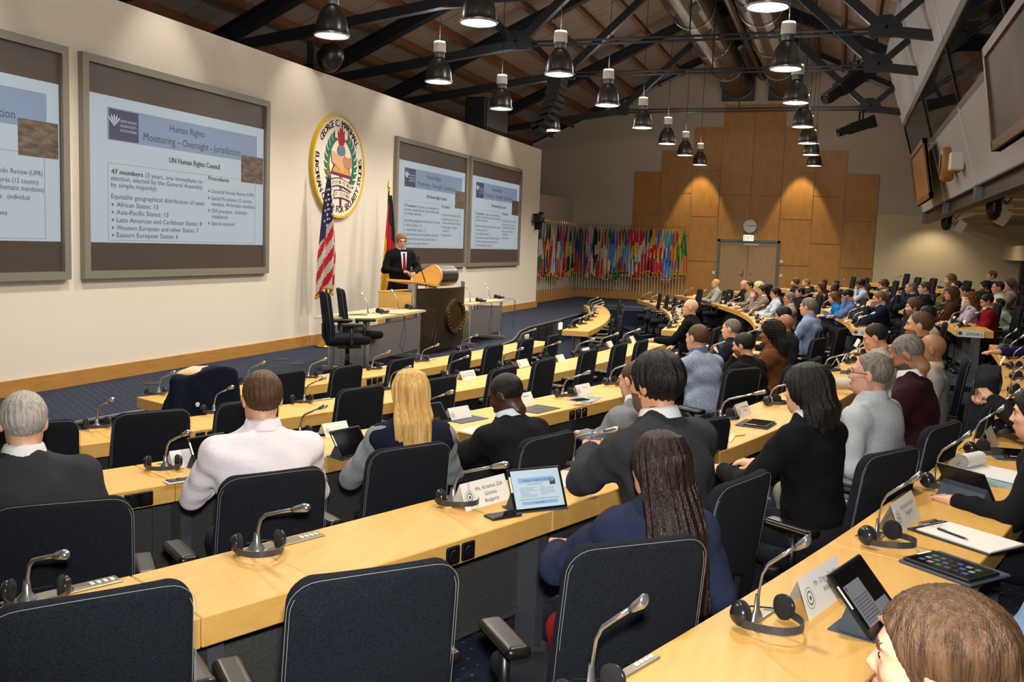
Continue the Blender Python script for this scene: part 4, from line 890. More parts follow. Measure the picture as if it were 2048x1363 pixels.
def socket(row, px, py):
    i = abs(row); x = float(atz(px, py, FL[i]+.69)[0])
    for _ in range(4):
        q = rowpt(i, x, .482); pp = EYE+ray(px, py)*(q[0]/ray(px, py)[0]); x += (pp[0]-x)*.0
        d = ray(px, py); t_ = np.linspace(1, 30, 4000); L = EYE+d*t_[:, None]
        break
    # where the sight line meets the user-side face of the desk
    best = min(np.arange(x-1.2, x+1.2, .01), key=lambda s: abs(np.cross(np.append(rowpt(i, s, .482), 0)[:2], d[:2])))
    q = rowpt(i, best, .482); rz = math.radians(rownorm(i, best)-90); z = CZ+d[2]*(q@d[:2])/(d[:2]@d[:2]); z = min(max(z, FL[i]+.685), FL[i]+.7)
    mb = MB(); mb.cbox((0, 0, 0), (.076, .014, .076), .006); o = mb.build('power_socket', SOCK, DK[row], loc=(q[0], q[1], z), rz=rz)
    mb = MB(); mb.lathe([(.026, 0), (.023, .006), (.0, .006)], 16, (0, -.004, 0), R=[[1, 0, 0], [0, 0, -1], [0, 1, 0]]); mb.build('socket_well', BLACKP, o)
for a in ((4, 905, 1118), (4, 937, 1110), (3, 262, 1020), (3, 292, 1012), (3, 1144, 838), (3, 1157, 834), (3, 1169, 831), (2, 402, 879), (2, 425, 872), (1, 738, 763), (1, 749, 761), (1, 760, 760)): socket(*a)
# signs on the row ends
def row_sign(i, x0, text, label, wd):
    q = rowpt(i, x0, 0); q2 = rowpt(i, x0, .48); c = (q+q2)/2; ex = (q2-q)/np.linalg.norm(q2-q); n_ = np.array([ex[1], -ex[0]])
    if n_[0] > 0: n_ = -n_
    t = thing('row_sign', label, 'sign', (*(q+ex*(wd/2+.02)+n_*.004), FL[i]+.69))
    mb = MB(); mb.mx = frame4((0, 0, 0), (*ex, 0), (0, 0, 1), (*n_, 0)); mb.bbox((-wd/2, -.05, -.002), (wd/2, .05, .002)); mb.build('sign_plate', PAPER, t)
    mb = MB(); mb.mx = frame4((0, 0, 0), (*ex, 0), (0, 0, 1), (*n_, 0)); text_in(mb, text, .045, -.026, .042, wd*.62, 'c'); mb.v = [(a+n_[0]*.003, b+n_[1]*.003, c_) for a, b, c_ in mb.v]; o = mb.build('sign_text', INK, t); o['kind'] = 'stuff'
    mb = MB(); mb.mx = frame4((-ex[0]*wd*.4+n_[0]*.003, -ex[1]*wd*.4+n_[1]*.003, 0), (*ex, 0), (0, 0, 1), (*n_, 0)); mb.prism(circ(.028, 20), 0, .001); mb.build('sign_emblem', M('emblem_grey', '55565a', .6), t)
row_sign(-5, 14.4, 'SEMINAR 6', 'white SEMINAR 6 sign on the desk end by the red jumper', .34)
row_sign(-4, 14.95, 'SEMINAR', 'white SEMINAR sign on the fourth desk end beyond the aisle', .34)
row_sign(-3, 17.0, 'SEMINAR', 'white sign on the third desk end behind the woman with braids', .28)
# ------------------------------------------------------------------ microphones and headsets
mic = thing('desk_microphone', 'x', 'microphone', (0, 0, 0), 0, 'gooseneck microphones on the desks')
GOOSE = M('gooseneck', 'b4b6b8', .28, metal=.85)
mb = MB(); mb.cbox((.11, 0, .003), (.36, .055, .006), .002); pl_ = mb.build('base_plate', M('mic_plate', '9a9484', .35, metal=.6), mic)
mb = MB(); mb.lathe([(.03, .006), (.026, .016), (.014, .03), (.010, .07)], 14, closed=False); mb.build('stem_foot', GOOSE, mic, smooth=True)
mb = MB(); mb.tube([(0, 0, .02), (0, -.008, .085), (0, -.02, .125), (0, -.05, .155), (0, -.12, .185), (0, -.2, .217)], .0065, 8); mb.build('gooseneck', GOOSE, mic, smooth=True)
mb = MB(); mb.tube([(0, -.19, .213), (0, -.21, .221), (0, -.235, .231), (0, -.255, .239), (0, -.268, .244)], [.008, .012, .014, .016, .012], 10); mb.build('microphone_head', GOOSE, mic, smooth=True)
for k in range(4): mb = MB(); mb.cbox((.2+.022*k, 0, .008), (.014, .02, .005), .0015); mb.build('button', WHITEP, pl_)
MK = kid_table(mic); mics = []
hs = thing('headset', 'x', 'headset', (0, 0, 0), 0, 'interpretation headsets on the desks')
CUP = M('ear_pad_foam', '1b1b1d', .95, bump=.4, bscale=300); SHELL = M('headset_shell', '26262a', .22); BAND = M('headset_band', '3a3b3f', .4)
mb = MB(); mb.tube([(-.075+.0*k, 0, 0) for k in range(2)]+[(0, 0, 0)], .001, 4)
band = [(.085*math.cos(a), -.02-.125*math.sin(a), .014+.012*math.sin(a)) for a in np.linspace(0, math.pi, 22)]
mb = MB(); v = []; f = []
for k, p in enumerate(band):
    for dz, dr in ((-.011, 0), (.011, 0), (.011, .004), (-.011, .004)): v.append((p[0]*(1+dr/.09), p[1]-dr*.6, p[2]+dz+.004))
for k in range(len(band)-1):
    for j in range(4): f.append((k*4+j, k*4+(j+1) % 4, k*4+4+(j+1) % 4, k*4+4+j))
f += [(0, 3, 2, 1), tuple((len(band)-1)*4+j for j in range(4))]
mb.add(v, f); mb.build('headband', BAND, hs)
for s in (-1, 1):
    R = np.array([[0, 0, s], [0, 1, 0], [-s, 0, 0]], float)
    mb = MB(); mb.lathe([(0, .022), (.022, .02), (.034, .008), (.034, 0), (0, 0)], 18, (s*.078, -.01, .036), R=R); e_ = mb.build('ear_cup', SHELL, hs, smooth=True)
    mb = MB(); mb.lathe([(0, -.02), (.026, -.019), (.036, -.012), (.037, -.002), (.03, .002), (0, .002)], 18, (s*.078, -.01, .036), R=R); mb.build('ear_pad', CUP, e_, smooth=True)
mb = MB(); mb.tube([(.08, .0, .01), (.1, .05, .004), (.04, .09, .004), (-.03, .07, .004)], .0025, 5); mb.build('cord', BLACKP, hs)
HK = kid_table(hs); hss = []
def mic_at(row, x, k, side, headset=True, jit=0., off=.07, at=None):
    i = abs(row); q = rowpt(row, x, off) if at is None else np.array(at[:2]); rz = math.radians(rownorm(row, x)-90)+jit; z = FL[row]+.74
    o = mic if not mics else copy_tree(mic, MK); mics.append(o); o.location = (*q, z); o.rotation_euler = (0, 0, rz); o.scale = {5: (1, .52, 1.12), 4: (1, 1.18, .96)}.get(row, (1, 1, 1))
    o['label'] = 'silver gooseneck microphone, %s from the %s, %s desk row%s' % (nth(k), side, RNAME[i], ' beyond the aisle' if row < 0 else '')
    if headset:
        h = hs if not hss else copy_tree(hs, HK); hss.append(h); c, s_ = math.cos(rz), math.sin(rz); ox, oy = random.Random(k+i*31+row).uniform(-.05, .03), -.015
        h.location = (q[0]+c*ox-s_*oy, q[1]+s_*ox+c*oy, z+.0065); h.rotation_euler = (0, 0, rz+random.Random(k*3+row).uniform(-.35, .25)-.25)
        h['label'] = 'black headset by %s microphone from the %s, %s desk row%s' % (nth(k), side, RNAME[i], ' beyond the aisle' if row < 0 else '')
MP = {5: [(1180, 1385), (1512, 1237), (1753, 1075), (1867, 970), (1945, 902), (1984, 860), (2011, 816)], 4: [(54, 1198), (513, 1097), (905, 1002), (1134, 922), (1440, 836), (1538, 807), (1648, 742)], 3: [(331, 933), (600, 872), (850, 838), (1125, 791), (1219, 767)],
      2: [(194, 853), (428, 824), (609, 803), (779, 776), (895, 752), (1005, 733), (1081, 718), (1150, 710), (1199, 697), (1244, 687)], 1: [(318, 787), (495, 764), (617, 755), (744, 738), (842, 722), (921, 700), (1039, 685)]}
for row, L in MP.items():
    for k, (px, py) in enumerate(L):
        p = atz(px, py, FL[row]+.745); mic_at(row, float(p[0]), k, 'left', at=p)
    last = float(atz(*L[-1], FL[row]+.745)[0]); k = len(L)
    xe = {1: 13.9, 2: 13.6, 3: 13.6, 4: 13.2, 5: 12.8}[row]; x = last+.95
    while x < xe-.3: mic_at(row, x, k, 'left'); x += .95; k += 1
for i, x0, x1 in ((1, 16.5, 23.2), (2, 16.5, 24.8), (3, 17.4, 26), (4, 15.3, 26), (5, 14.8, 26.6), (6, 20.5, 27.6), (7, 22.5, 28)):
    x = x0; k = 0
    while x < x1: mic_at(-i, x, k, 'aisle'); x += .92; k += 1
# ------------------------------------------------------------------ people
SKIN = {'f': M('skin_fair', 'd9a688', .5, bump=.05), 'l': M('skin_light', 'c98f6c', .5, bump=.05), 't': M('skin_tan', '98694c', .5), 'b': M('skin_brown', '7a4a30', .5), 'd': M('skin_dark', '3f261b', .42), 'r': M('skin_ruddy', 'c8957f', .5)}
STUB = {(s, b): M('stubble_%s_%s' % (s, b), '%02x%02x%02x' % tuple(int(.42*int(hs_[i:i+2], 16)+.58*int(hb_[i:i+2], 16)) for i in (0, 2, 4)), .75) for s, hs_ in (('f', 'd9a688'), ('l', 'c98f6c'), ('t', 'a9744f'), ('r', 'cf8f78'), ('b', '7a4a30')) for b, hb_ in (('k', '1a1412'), ('n', '4a3220'), ('m', '8a5f38'), ('s', '5a524c'))}
EYEM = M('eye_dark', '1c1512', .3)
LIP = {k: M('lip_'+k, h, .5) for k, h in (('f', 'b87464'), ('l', 'a8685a'), ('t', '8a5242'), ('b', '5c3328'), ('d', '4a2a24'), ('r', 'b06a5c'))}
def hair_mat(name, c, c2, rough=.42):
    return M('hair_'+name, c, rough, var=1., vscale=70, stretch=(1.6, 1.6, .12), col2=c2, bump=.6, bscale=190, spec=.3)
HAIR = {'k': hair_mat('black', '090706', '1b1513', .38), 'e': hair_mat('espresso', '120907', '2e1a15', .28), 'n': hair_mat('brown', '3a2618', '5c4029'), 'm': hair_mat('mid_brown', '6a4a2c', '8d6a42'), 'y': hair_mat('blonde', 'b98a42', 'dcb878'), 'g': hair_mat('grey', '8d8780', 'c9c2b8'), 's': hair_mat('salt_pepper', '4a443f', '8a837a'), 'w': hair_mat('pale_blonde', 'c9b07c', 'e2d2a8'), 'r': hair_mat('dark_red', '3a1414', '5c2420'), 'h': hair_mat('chestnut', '3e2a1c', '6c5038'), 'a': hair_mat('auburn', '4a2e1c', '7a5030')}
CL = {}
def cloth_mat(c, kind='wool'):
    k = (c, kind)
    if k not in CL:
        CL[k] = M('cloth_%s_%s' % (kind, c), c, .92, spec=.15, bump=.25, bscale=160 if kind == 'wool' else 60, var=.9 if kind == 'dots' else .1 if kind == 'shirt' else .35, vscale=90 if kind != 'dots' else 190, col2=None if kind != 'dots' else 'b9c4d8')
        if kind == 'plaid':
            m = CL[k]; nt = m.node_tree; tc = nt.nodes.new('ShaderNodeTexCoord'); b = nt.nodes['Principled BSDF']; prev = None
            for ax, wd in (('X', 'X'), ('Z', 'Z'), ('Y', 'Y')):
                w1 = nt.nodes.new('ShaderNodeTexWave'); w1.bands_direction = wd; w1.inputs['Scale'].default_value = 9; nt.links.new(tc.outputs['Object'], w1.inputs[0])
                mx = nt.nodes.new('ShaderNodeMix'); mx.data_type = 'RGBA'; mx.inputs[7].default_value = lin('d0c4cc'); mx.inputs[6].default_value = lin(c)
                rr = nt.nodes.new('ShaderNodeMapRange'); rr.inputs[1].default_value = .75; rr.inputs[2].default_value = .8; rr.inputs[4].default_value = .6; nt.links.new(w1.outputs[1], rr.inputs[0]); nt.links.new(rr.outputs[0], mx.inputs[0])
                if prev: nt.links.new(prev.outputs[2], mx.inputs[6])
                prev = mx
            nt.links.new(prev.outputs[2], b.inputs['Base Color'])
    return CL[k]
# --- head (origin between the ears, face towards +y)
def head_fn(p):
    q = p.copy(); q[:, 0] = np.abs(q[:, 0])
    d = sms([el(q, (0, -.012, .028), (.075, .096, .088)), el(q, (0, .03, -.03), (.06, .066, .085)), el(q, (0, .045, -.085), (.037, .042, .03)), el(q, (.04, .03, -.06), (.02, .035, .04))], .03)
    d = sm(d, el(q, (.026, .076, .027), (.026, .016, .009)), .018)
    d = sm(d, el(q, (.043, .06, -.02), (.018, .02, .015)), .02)
    d = np.maximum(d, -sm(el(q, (.031, .096, .006), (.017, .014, .011)), el(q, (.031, .1, .006), (.01, .01, .01)), .01)) if False else -sm(-d, el(q, (.032, .1, .006), (.018, .018, .012)), .012)
    d = np.minimum(d, el(q, (.031, .0755, .006), (.013, .013, .012)))
    d = sm(d, rc(q, (0, .086, .012), (0, .106, -.022), .005, .0095), .012); d = sm(d, el(q, (.011, .096, -.026), (.007, .009, .007)), .008)
    d = sm(d, el(q, (0, .094, -.054), (.022, .01, .006)), .006); d = sm(d, el(q, (0, .092, -.064), (.02, .01, .0065)), .006)
    d = sm(d, el(q-np.stack([0*q[:, 0], .18*(q[:, 2]), 0*q[:, 0]], 1), (.077, -.008, -.006), (.008, .018, .03)), .012)
    d = sm(d, rc(q, (0, -.022, -.05), (0, -.034, -.1), .05, .05), .03)
    return d
def head_mi(c):
    x, y, z = np.abs(c[:, 0]), c[:, 1], c[:, 2]; m = np.zeros(len(c), int)
    m[(z < -.032) & (y > -.005-.25*(z+.03)) & (z > -.135) & (y > .012) & ~((z > -.05) & (x > .05) & (y < .02))] = 4
    m[(x < .021) & (np.abs(z+.059) < .0095) & (y > .085)] = 3
    m[(x > .012) & (x < .05) & (np.abs(z-.03+.12*(x-.03)) < .0055) & (y > .055)] = 2
    m[(((x-.031)/.0115)**2+((z-.006)/.0065)**2 < 1) & (y > .07)] = 1
    return m
HEADS = {}
def head_tpl(h):
    if h not in HEADS:
        v, q = nets(head_fn, (-.1, -.13, -.22), (.1, .135, .13), h); HEADS[h] = (v, q, head_mi(v[q].mean(1)))
    return HEADS[h]
# --- hair styles, in head coordinates
HL = ([-.3, -.09, -.04, -.03, .0, .05, .078, .1, .2], [-.06, -.045, -.012, .022, .034, .062, .09, .13, .3])
def strands(p, f=46, amp=.0035):
    a = np.arctan2(p[:, 0], -p[:, 1]+.02)+.12*np.sin(9*p[:, 2]+.5); return .55*amp*(np.sin(f*.6*a+1)+.6*np.sin(f*1.1*a+3)*np.sin(3*a+14*p[:, 2]))
def hair_fn(style):
    def cap(p, r, c=(0, -.018, .03)): return el(p, c, r)
    def front(p, sh=0.): return (p[:, 1]-np.interp(p[:, 2], *HL)-sh)*.7
    def short(p): return np.maximum(np.maximum(cap(p, (.083, .105, .094))+strands(p, 60, .002), front(p)), -.088-p[:, 2])
    def full(p): return np.maximum(np.maximum(cap(p, (.09, .113, .104), (0, -.016, .032))+strands(p, 40, .004), front(p, .006)), -.09-p[:, 2])
    def buzz(p): return np.maximum(np.maximum(cap(p, (.0785, .0995, .0905)), front(p, -.004)), -.08-p[:, 2])
    def ringb(p): return np.maximum(buzz(p)-.0, (p[:, 2]-.035-.25*(-p[:, 1]-.05))*.8)
    def reced(p): return np.maximum(np.maximum(cap(p, (.08, .102, .092)), front(p, -.03)), -.08-p[:, 2])
    def fall(p, bottom, wtop, wbot, thick, yb=-.075):
        z = p[:, 2]; wd = np.interp(z, [bottom, -.1, -.02, .05, .09], [wbot, wtop, wtop*.84, wtop*.62, wtop*.3]); th = np.interp(z, [bottom, -.05, .05, .09], [thick*.8, thick, thick*.85, thick*.4]); t = np.clip((.02-z)/(.02-bottom), 0, 1)
        q = p.copy(); q[:, 0] /= wd; q[:, 1] = (p[:, 1]-(yb+.03-.06*np.clip(t*2.2, 0, 1)+.03*np.clip(t-.5, 0, 1)))/th
        d = (np.hypot(q[:, 0], q[:, 1])-1)*th*.7; return np.maximum(np.maximum(d, bottom-z+.02*np.sin(p[:, 0]*70)*np.sin(p[:, 0]*31+1)), z-.09)
    def facecut(p): return np.maximum((p[:, 1]-.02-.9*np.maximum(p[:, 2]+.03, 0)*1.0)*.8, -1)
    def long(p, bottom=-.42):
        d = sm(cap(p, (.093, .114, .104), (0, -.016, .03)), fall(p, bottom, .112, .135, .06), .05)+strands(p, 52, .003); return np.maximum(d, np.minimum(front(p, .012), np.where(p[:, 2] < -.02, (p[:, 1]-.03)*.8, 9)))
    def bob(p):
        d = sm(cap(p, (.096, .116, .106), (0, -.014, .028)), fall(p, -.175, .108, .115, .085, -.045), .05)+strands(p, 44, .003); return np.maximum(d, np.where(p[:, 2] < -.01, (p[:, 1]-.048)*.8, front(p, .012)))
    def halfpony(p):
        d = sm(cap(p, (.09, .112, .102), (0, -.018, .03)), fall(p, -.34, .1, .085, .05, -.08), .04); d = sm(d, rc(p, (0, -.12, .02), (.03, -.125, -.3), .028, .038), .03)+strands(p, 40, .004); return np.maximum(d, np.where(p[:, 2] < -.02, (p[:, 1]-.02)*.8, front(p, .01)))
    def curly(p, bottom=-.24):
        n_ = .012*np.sin(95*p[:, 0]+3*np.sin(60*p[:, 2]))*np.sin(90*p[:, 1]+1)*np.sin(85*p[:, 2]); d = sm(cap(p, (.11, .125, .112), (0, -.02, .028)), fall(p, bottom, .125, .14, .09, -.05), .05)+n_; return np.maximum(d, np.where(p[:, 2] < -.01, (p[:, 1]-.03)*.8, front(p, .012)))
    def braids(p):
        d = sm(cap(p, (.094, .115, .102), (0, -.016, .03)), fall(p, -.21, .105, .12, .085, -.05), .04); a = np.arctan2(p[:, 0], -p[:, 1]+.02); d = d+.006*np.sin(34*a)+.002*np.sin(260*p[:, 2]); return np.maximum(d, np.where(p[:, 2] < -.01, (p[:, 1]-.03)*.8, front(p, .012)))
    return dict(short=short, full=full, buzz=buzz, ring=ringb, reced=reced, long=long, bob=bob, halfpony=halfpony, curly=curly, longcurly=lambda p: curly(p, -.34), braids=braids, sleek=lambda p: np.maximum(sm(el(p, (0, -.016, .03), (.088, .112, .1)), rc(p, (0, -.12, -.03), (0, -.15, -.1), .035, .03), .03)+strands(p, 30, .002), np.where(p[:, 2] < -.05, (p[:, 1]+.03)*.8, (p[:, 1]-np.interp(p[:, 2], *HL)-.004)*.7)), longer=lambda p: long(p, -.5))[style]
HAIRM = {}
def hair_tpl(style, h):
    k = (style, h)
    if k not in HAIRM:
        low = {'long': -.46, 'longer': -.54, 'bob': -.22, 'halfpony': -.4, 'sleek': -.16, 'curly': -.3, 'longcurly': -.4, 'braids': -.26}.get(style, -.11)
        HAIRM[k] = nets(hair_fn(style), (-.17, -.2, low), (.17, .15, .17), h)
    return HAIRM[k]
# --- hands: origin at the wrist, fingers along +y, back of the hand up (+z), thumb at -x
def hand_fn(curl, spread):
    F_ = []
    for k, (x, L) in enumerate(((-.03, .072), (-.010, .08), (.011, .075), (.031, .06))):
        a = 0.; p0 = np.array([x, .088, .004]); dx = spread*(k-1.5)*.12; pts = [p0]
        for s_, fr in ((curl*.75, .45), (curl*1.1, .32), (curl*.8, .23)):
            a += s_; pts.append(pts[-1]+L*fr*np.array([dx, math.cos(a), -math.sin(a)]))
        F_.append(pts)
    T = [np.array([-.028, .03, -.004]), np.array([-.055, .058, -.012-.01*curl]), np.array([-.06+.02*curl, .09, -.02-.015*curl]), np.array([-.05+.035*curl, .112, -.026-.02*curl])]
    def fn(p):
        d = rb(p, (0, .052, 0), (.041, .045, .015), .013); d = sm(d, rc(p, (0, -.03, 0), (0, .03, 0), .026, .027), .02)
        for pts in F_:
            g = np.minimum.reduce([rc(p, pts[i], pts[i+1], .0093-.0008*i, .0087-.0008*i) for i in range(3)]); d = sm(d, g, .006)
        return sm(d, np.minimum.reduce([rc(p, T[i], T[i+1], .0125-.0012*i, .0112-.0012*i) for i in range(3)]), .01)
    return fn
HANDS = {}
def hand_tpl(pose, h):
    k = (pose, h)
    if k not in HANDS: HANDS[k] = nets(hand_fn(*{'flat': (.18, .6), 'relax': (.5, .3), 'grip': (.95, .1), 'fist': (1.35, 0)}[pose]), (-.09, -.06, -.1), (.065, .19, .04), h)
    return HANDS[k]
# --- arms, torso: presets for the wearer's right side (x > 0), mirrored for the left
ARM = {'desk': ((.27, .2, .80), (.15, .43, .80)), 'lap': ((.27, .0, .78), (.13, .25, .70)), 'chin': ((.2, .34, .82), (.05, .29, 1.07)), 'cross': ((.25, .13, .82), (-.06, .27, .83)), 'fwd': ((.25, .27, .84), (.13, .5, .83)), 'down': ((.27, -.03, .8), (.29, .15, .68)), 'brow': ((.17, .36, .83), (.05, .27, 1.17)), 'type': ((.25, .16, .80), (.07, .40, .82))}
def unit(a): a = np.asarray(a, float); return a/(np.linalg.norm(a)+1e-9)
def skeleton(lean, side, la, ra, w_=1.):
    L, S = math.radians(lean), math.radians(side); up = unit((math.sin(S), math.sin(L), math.cos(L)*math.cos(S))); pel = np.array([0, 0, .57])
    N = pel+up*.53; sh = N-up*.075; rt = unit(np.cross((0, 1, 0), up)) if False else unit((up[2], 0, -up[0]))
    g = dict(pel=pel, up=up, N=N, chest=pel+up*.36, belly=pel+up*.13, rt=rt)
    for nm, s, a in (('R', 1, ra), ('L', -1, la)):
        e, w2 = (ARM[a] if isinstance(a, str) else a); m = np.array([s, 1, 1]) if isinstance(a, str) else np.array([1, 1, 1])
        g['sh'+nm] = sh+rt*s*.178*w_; g['el'+nm] = np.array(e)*m; g['wr'+nm] = np.array(w2)*m
    return g
def torso_fn(g, w_, fat, infl, kind):
    up, rt = g['up'], g['rt']; fwd = unit(np.cross(up, rt)); B = np.stack([rt, fwd, up], 1)
    def fn(p):
        c = (p-g['chest'])@B; b = (p-g['belly'])@B
        d = sms([el(c, (0, 0, 0), (.182*w_+infl, .118*fat+infl, .21)), el(b, (0, .01*fat, 0), (.168*w_*fat+infl, .128*fat+infl, .2)), rc(p, g['shL']-rt*(-.02), g['shR']-rt*.02, .068+infl, .068+infl), rc(p, g['N']-up*.06, g['N']+up*.015, .088+infl*.4, .062+infl*.5)], .05)
        if kind == 'vest': return d
        for s in 'LR':
            sh, e, w2 = g['sh'+s], g['el'+s], g['wr'+s]; wr = e+(w2-e)*.97
            a = sm(rc(p, sh, e, .06+infl, .048+infl), rc(p, e, wr, .047+infl, .034+infl), .02); d = sm(d, a, .035)
        fold = .0045*np.sin(34*p[:, 2]+14*p[:, 0]+5*np.sin(9*p[:, 1]))*np.sin(12*p[:, 0]+7*p[:, 1]+3)+.003*np.sin(61*p[:, 1]-40*p[:, 2]+8*p[:, 0])
        return d+fold*1.1+.003*np.sin(18*p[:, 2]-22*p[:, 1]+9*p[:, 0])*np.sin(6*p[:, 0]+2)
    return fn
CLOTHM = {}
def torso_mesh(key, g, w_, fat, infl, kind, h):
    k = (key, w_, fat, infl, kind, h)
    if k not in CLOTHM:
        P = np.array([g[q] for q in ('pel', 'N', 'shL', 'shR', 'elL', 'elR', 'wrL', 'wrR')]); lo = P.min(0)-.17; hi = P.max(0)+.15; lo[2] = max(lo[2], .46)
        CLOTHM[k] = nets(torso_fn(g, w_, fat, infl, kind), lo, hi, h)
    return CLOTHM[k]
LEGV = {}
def legs_tpl(h=.022):
    if h not in LEGV:
        def fn(p):
            q = p.copy(); q[:, 0] = np.abs(q[:, 0]); return sms([el(q, (0, -.01, .57), (.17, .14, .11)), rc(q, (.09, .02, .55), (.12, .44, .53), .085, .062), rc(q, (.12, .44, .53), (.12, .40, .1), .06, .042)], .04)
        def sf(p):
            q = p.copy(); q[:, 0] = np.abs(q[:, 0]); return np.maximum(sm(rc(q, (.12, .38, .05), (.125, .55, .035), .042, .036), rc(q, (.12, .395, .05), (.12, .4, .13), .042, .045), .02), .003-q[:, 2])
        LEGV[h] = (nets(fn, (-.24, -.2, .05), (.24, .54, .72), h), nets(sf, (-.2, .3, -.02), (.2, .62, .18), h*.7))
    return LEGV[h]
def xf(v, o, B, s=1.): return np.asarray(o)+(np.asarray(v)*s)@np.asarray(B).T
def obj_mats(o, mats):
    me = o.data
    while len(me.materials) < len(mats): me.materials.append(None)
    for i, m in enumerate(mats): o.material_slots[i].link = 'OBJECT'; o.material_slots[i].material = m
def mesh_cached(cache, key, name, vq):
    if key not in cache: me = bpy.data.meshes.new(name); fill_mesh(me, *vq); cache[key] = me
    return cache[key]
_mc = {}
def person(px, py, d, row, face, label, skin='l', hair=('short', 'n'), top=('2a2c30', 'wool'), kind='jacket', shirt=None, lean=4, side=0, la='desk', ra='desk', hy=0, hp=6, hr=0, w_=1., fat=1., glasses=None, beard=None, trousers='1c1e24', hands=('relax', 'relax'), near=False, chairl=None, vest=None, tie=None, floor=None, fixed=None, sit=True, seat=None):
    """a seated person whose crown shows at the pixel, d metres away, on the floor of the row"""
    h_t, h_h, h_c = (.013, .005, .0048) if near else (.024, .009, .009)
    g = skeleton(lean, side, la, ra, w_); fl = FL[row] if floor is None else floor
    up2 = unit(g['up']*np.array([.5, .45, 1])); hc = g['N']+up2*.145+np.array([0, .02, 0])
    A = Matrix.Rotation(math.radians(hy), 3, 'Z')@Matrix.Rotation(-math.radians(hp), 3, 'X')@Matrix.Rotation(math.radians(hr), 3, 'Y'); HB = np.array(A)
    crown = hc+HB@np.array([0, -.02, .118]); rz = math.radians(face-90); ca, sa = math.cos(rz), math.sin(rz)
    if seat is not None:
        c_ = CPOS[seat]; a_ = c_.rotation_euler[2]+math.pi/2; fx, fy = math.cos(a_), math.sin(a_); o = np.array([c_.location[0]+fx*.05, c_.location[1]+fy*.05, fl]); s = 1.
        def crw(o, s): return np.array([o[0]+s*(ca*crown[0]-sa*crown[1]), o[1]+s*(sa*crown[0]+ca*crown[1]), o[2]+s*crown[2]])
        def pj(P): q = P-EYE; w2 = q@fw; return 1024+F*(q@RV)/w2, 681.5-F*(q@UV)/w2
        for _ in range(12):
            x2, y2 = pj(crw(o, s)); s = float(np.clip(s*(1+(y2-py)/F*np.linalg.norm(o[:2])/crown[2]*.9), .9, 1.1))
        x2, y2 = pj(crw(o, s)); sh = float(np.clip((px-x2)/F*np.linalg.norm(o[:2]), -.24, .24)); o = o+np.array([RV[0], RV[1], 0])*sh; o = tuple(o)
    elif fixed is None:
        H = atd(px, py, d); s = float(np.clip((H[2]-fl)/crown[2], .87, 1.1)); H = atz(px, py, fl+crown[2]*s)
        if H[0] < 0 or np.linalg.norm(H-EYE) > 1.35*d or np.linalg.norm(H-EYE) < d*.7: H = atd(px, py, d)
        o = (H[0]-s*(ca*crown[0]-sa*crown[1]), H[1]-s*(sa*crown[0]+ca*crown[1]), H[2]-s*crown[2])
    else: o, s = fixed
    t = thing('person', label, 'person', o, rz); t.scale = (s, s, s)
    # body: head, neck, trunk, arms and hands in one mesh
    V, Q, MI = [], [], []; n = 0
    def add(v, q, mi=None):
        nonlocal n
        V.append(v); Q.append(q+n); MI.append(np.zeros(len(q), int) if mi is None else mi); n += len(v)
    hv, hq, hm = head_tpl(h_h); add(xf(hv, hc, HB), hq, hm)
    add(*nets(lambda p: rc(p, hc+HB@np.array([0, -.03, -.085]), g['N']-g['up']*.07, .05, .06), np.minimum(hc, g['N'])-.2, np.maximum(hc, g['N'])+.1, .018))
    key = (lean, side, str(la), str(ra), w_)
    add(*torso_mesh(key, g, w_, fat, -.016, 'body', .03))
    for s_, nm, hp_ in ((-1, 'L', hands[0]), (1, 'R', hands[1])):
        e, wr = g['el'+nm], g['wr'+nm]; y = unit(wr-e); z = unit(np.array([0, 0, 1])-y*y[2]) if abs(y[2]) < .85 else unit(np.array([0, -.6, .2])-y*(np.array([0, -.6, .2])@y)); 
        x = np.cross(y, z); hv2, hq2 = hand_tpl(hp_, .005 if near else .0085)
        hv2 = hv2*np.array([1 if s_ > 0 else -1, 1, 1])*.98; hq2 = hq2 if s_ > 0 else hq2[:, ::-1]
        add(xf(hv2, wr+y*.012, np.stack([x, y, z], 1)), hq2)
    me = bpy.data.meshes.new('body'); fill_mesh(me, np.concatenate(V), np.concatenate(Q), np.concatenate(MI)); b = put('body', me, parent=t)
    hm_ = HAIR[hair[1]] if hair else HAIR['n']
    obj_mats(b, [SKIN[skin], EYEM, hm_, LIP[skin], STUB[(skin, beard)] if beard else SKIN[skin]])
    if hair:
        o_ = put('hair', mesh_cached(_mc, ('hair', hair[0], h_c), 'hair', hair_tpl(hair[0], h_c)), parent=t); obj_mats(o_, [hm_])
        o_.matrix_local = Matrix.LocRotScale(Vector(hc), A.to_quaternion(), None)
    infl = {'jacket': .012, 'shirt': .004, 'jumper': .01}[kind]
    o_ = put({'jacket': 'jacket', 'shirt': 'shirt', 'jumper': 'jumper'}[kind], mesh_cached(_mc, ('top', key, w_, fat, infl, h_t), 'top', torso_mesh(key, g, w_, fat, infl, 'top', h_t)), parent=t); obj_mats(o_, [cloth_mat(*top)])
    if vest:
        o_ = put('vest', mesh_cached(_mc, ('vest', key, w_, fat, h_t), 'vest', torso_mesh(key, g, w_, fat, .022, 'vest', h_t)), parent=t); obj_mats(o_, [cloth_mat(*vest)])
    if shirt or kind == 'shirt':
        R = np.stack([g['rt'], unit(np.cross(g['up'], g['rt'])), g['up']], 1); mb = MB(); mb.lathe([(.068, .01), (.065, .045), (.063, .056), (.068, .058), (.074, .045), (.083, .012)], 24, g['N']+g['up']*.006, R=R); mb.build('collar', cloth_mat(shirt or top[0], 'shirt'), t, smooth=True)
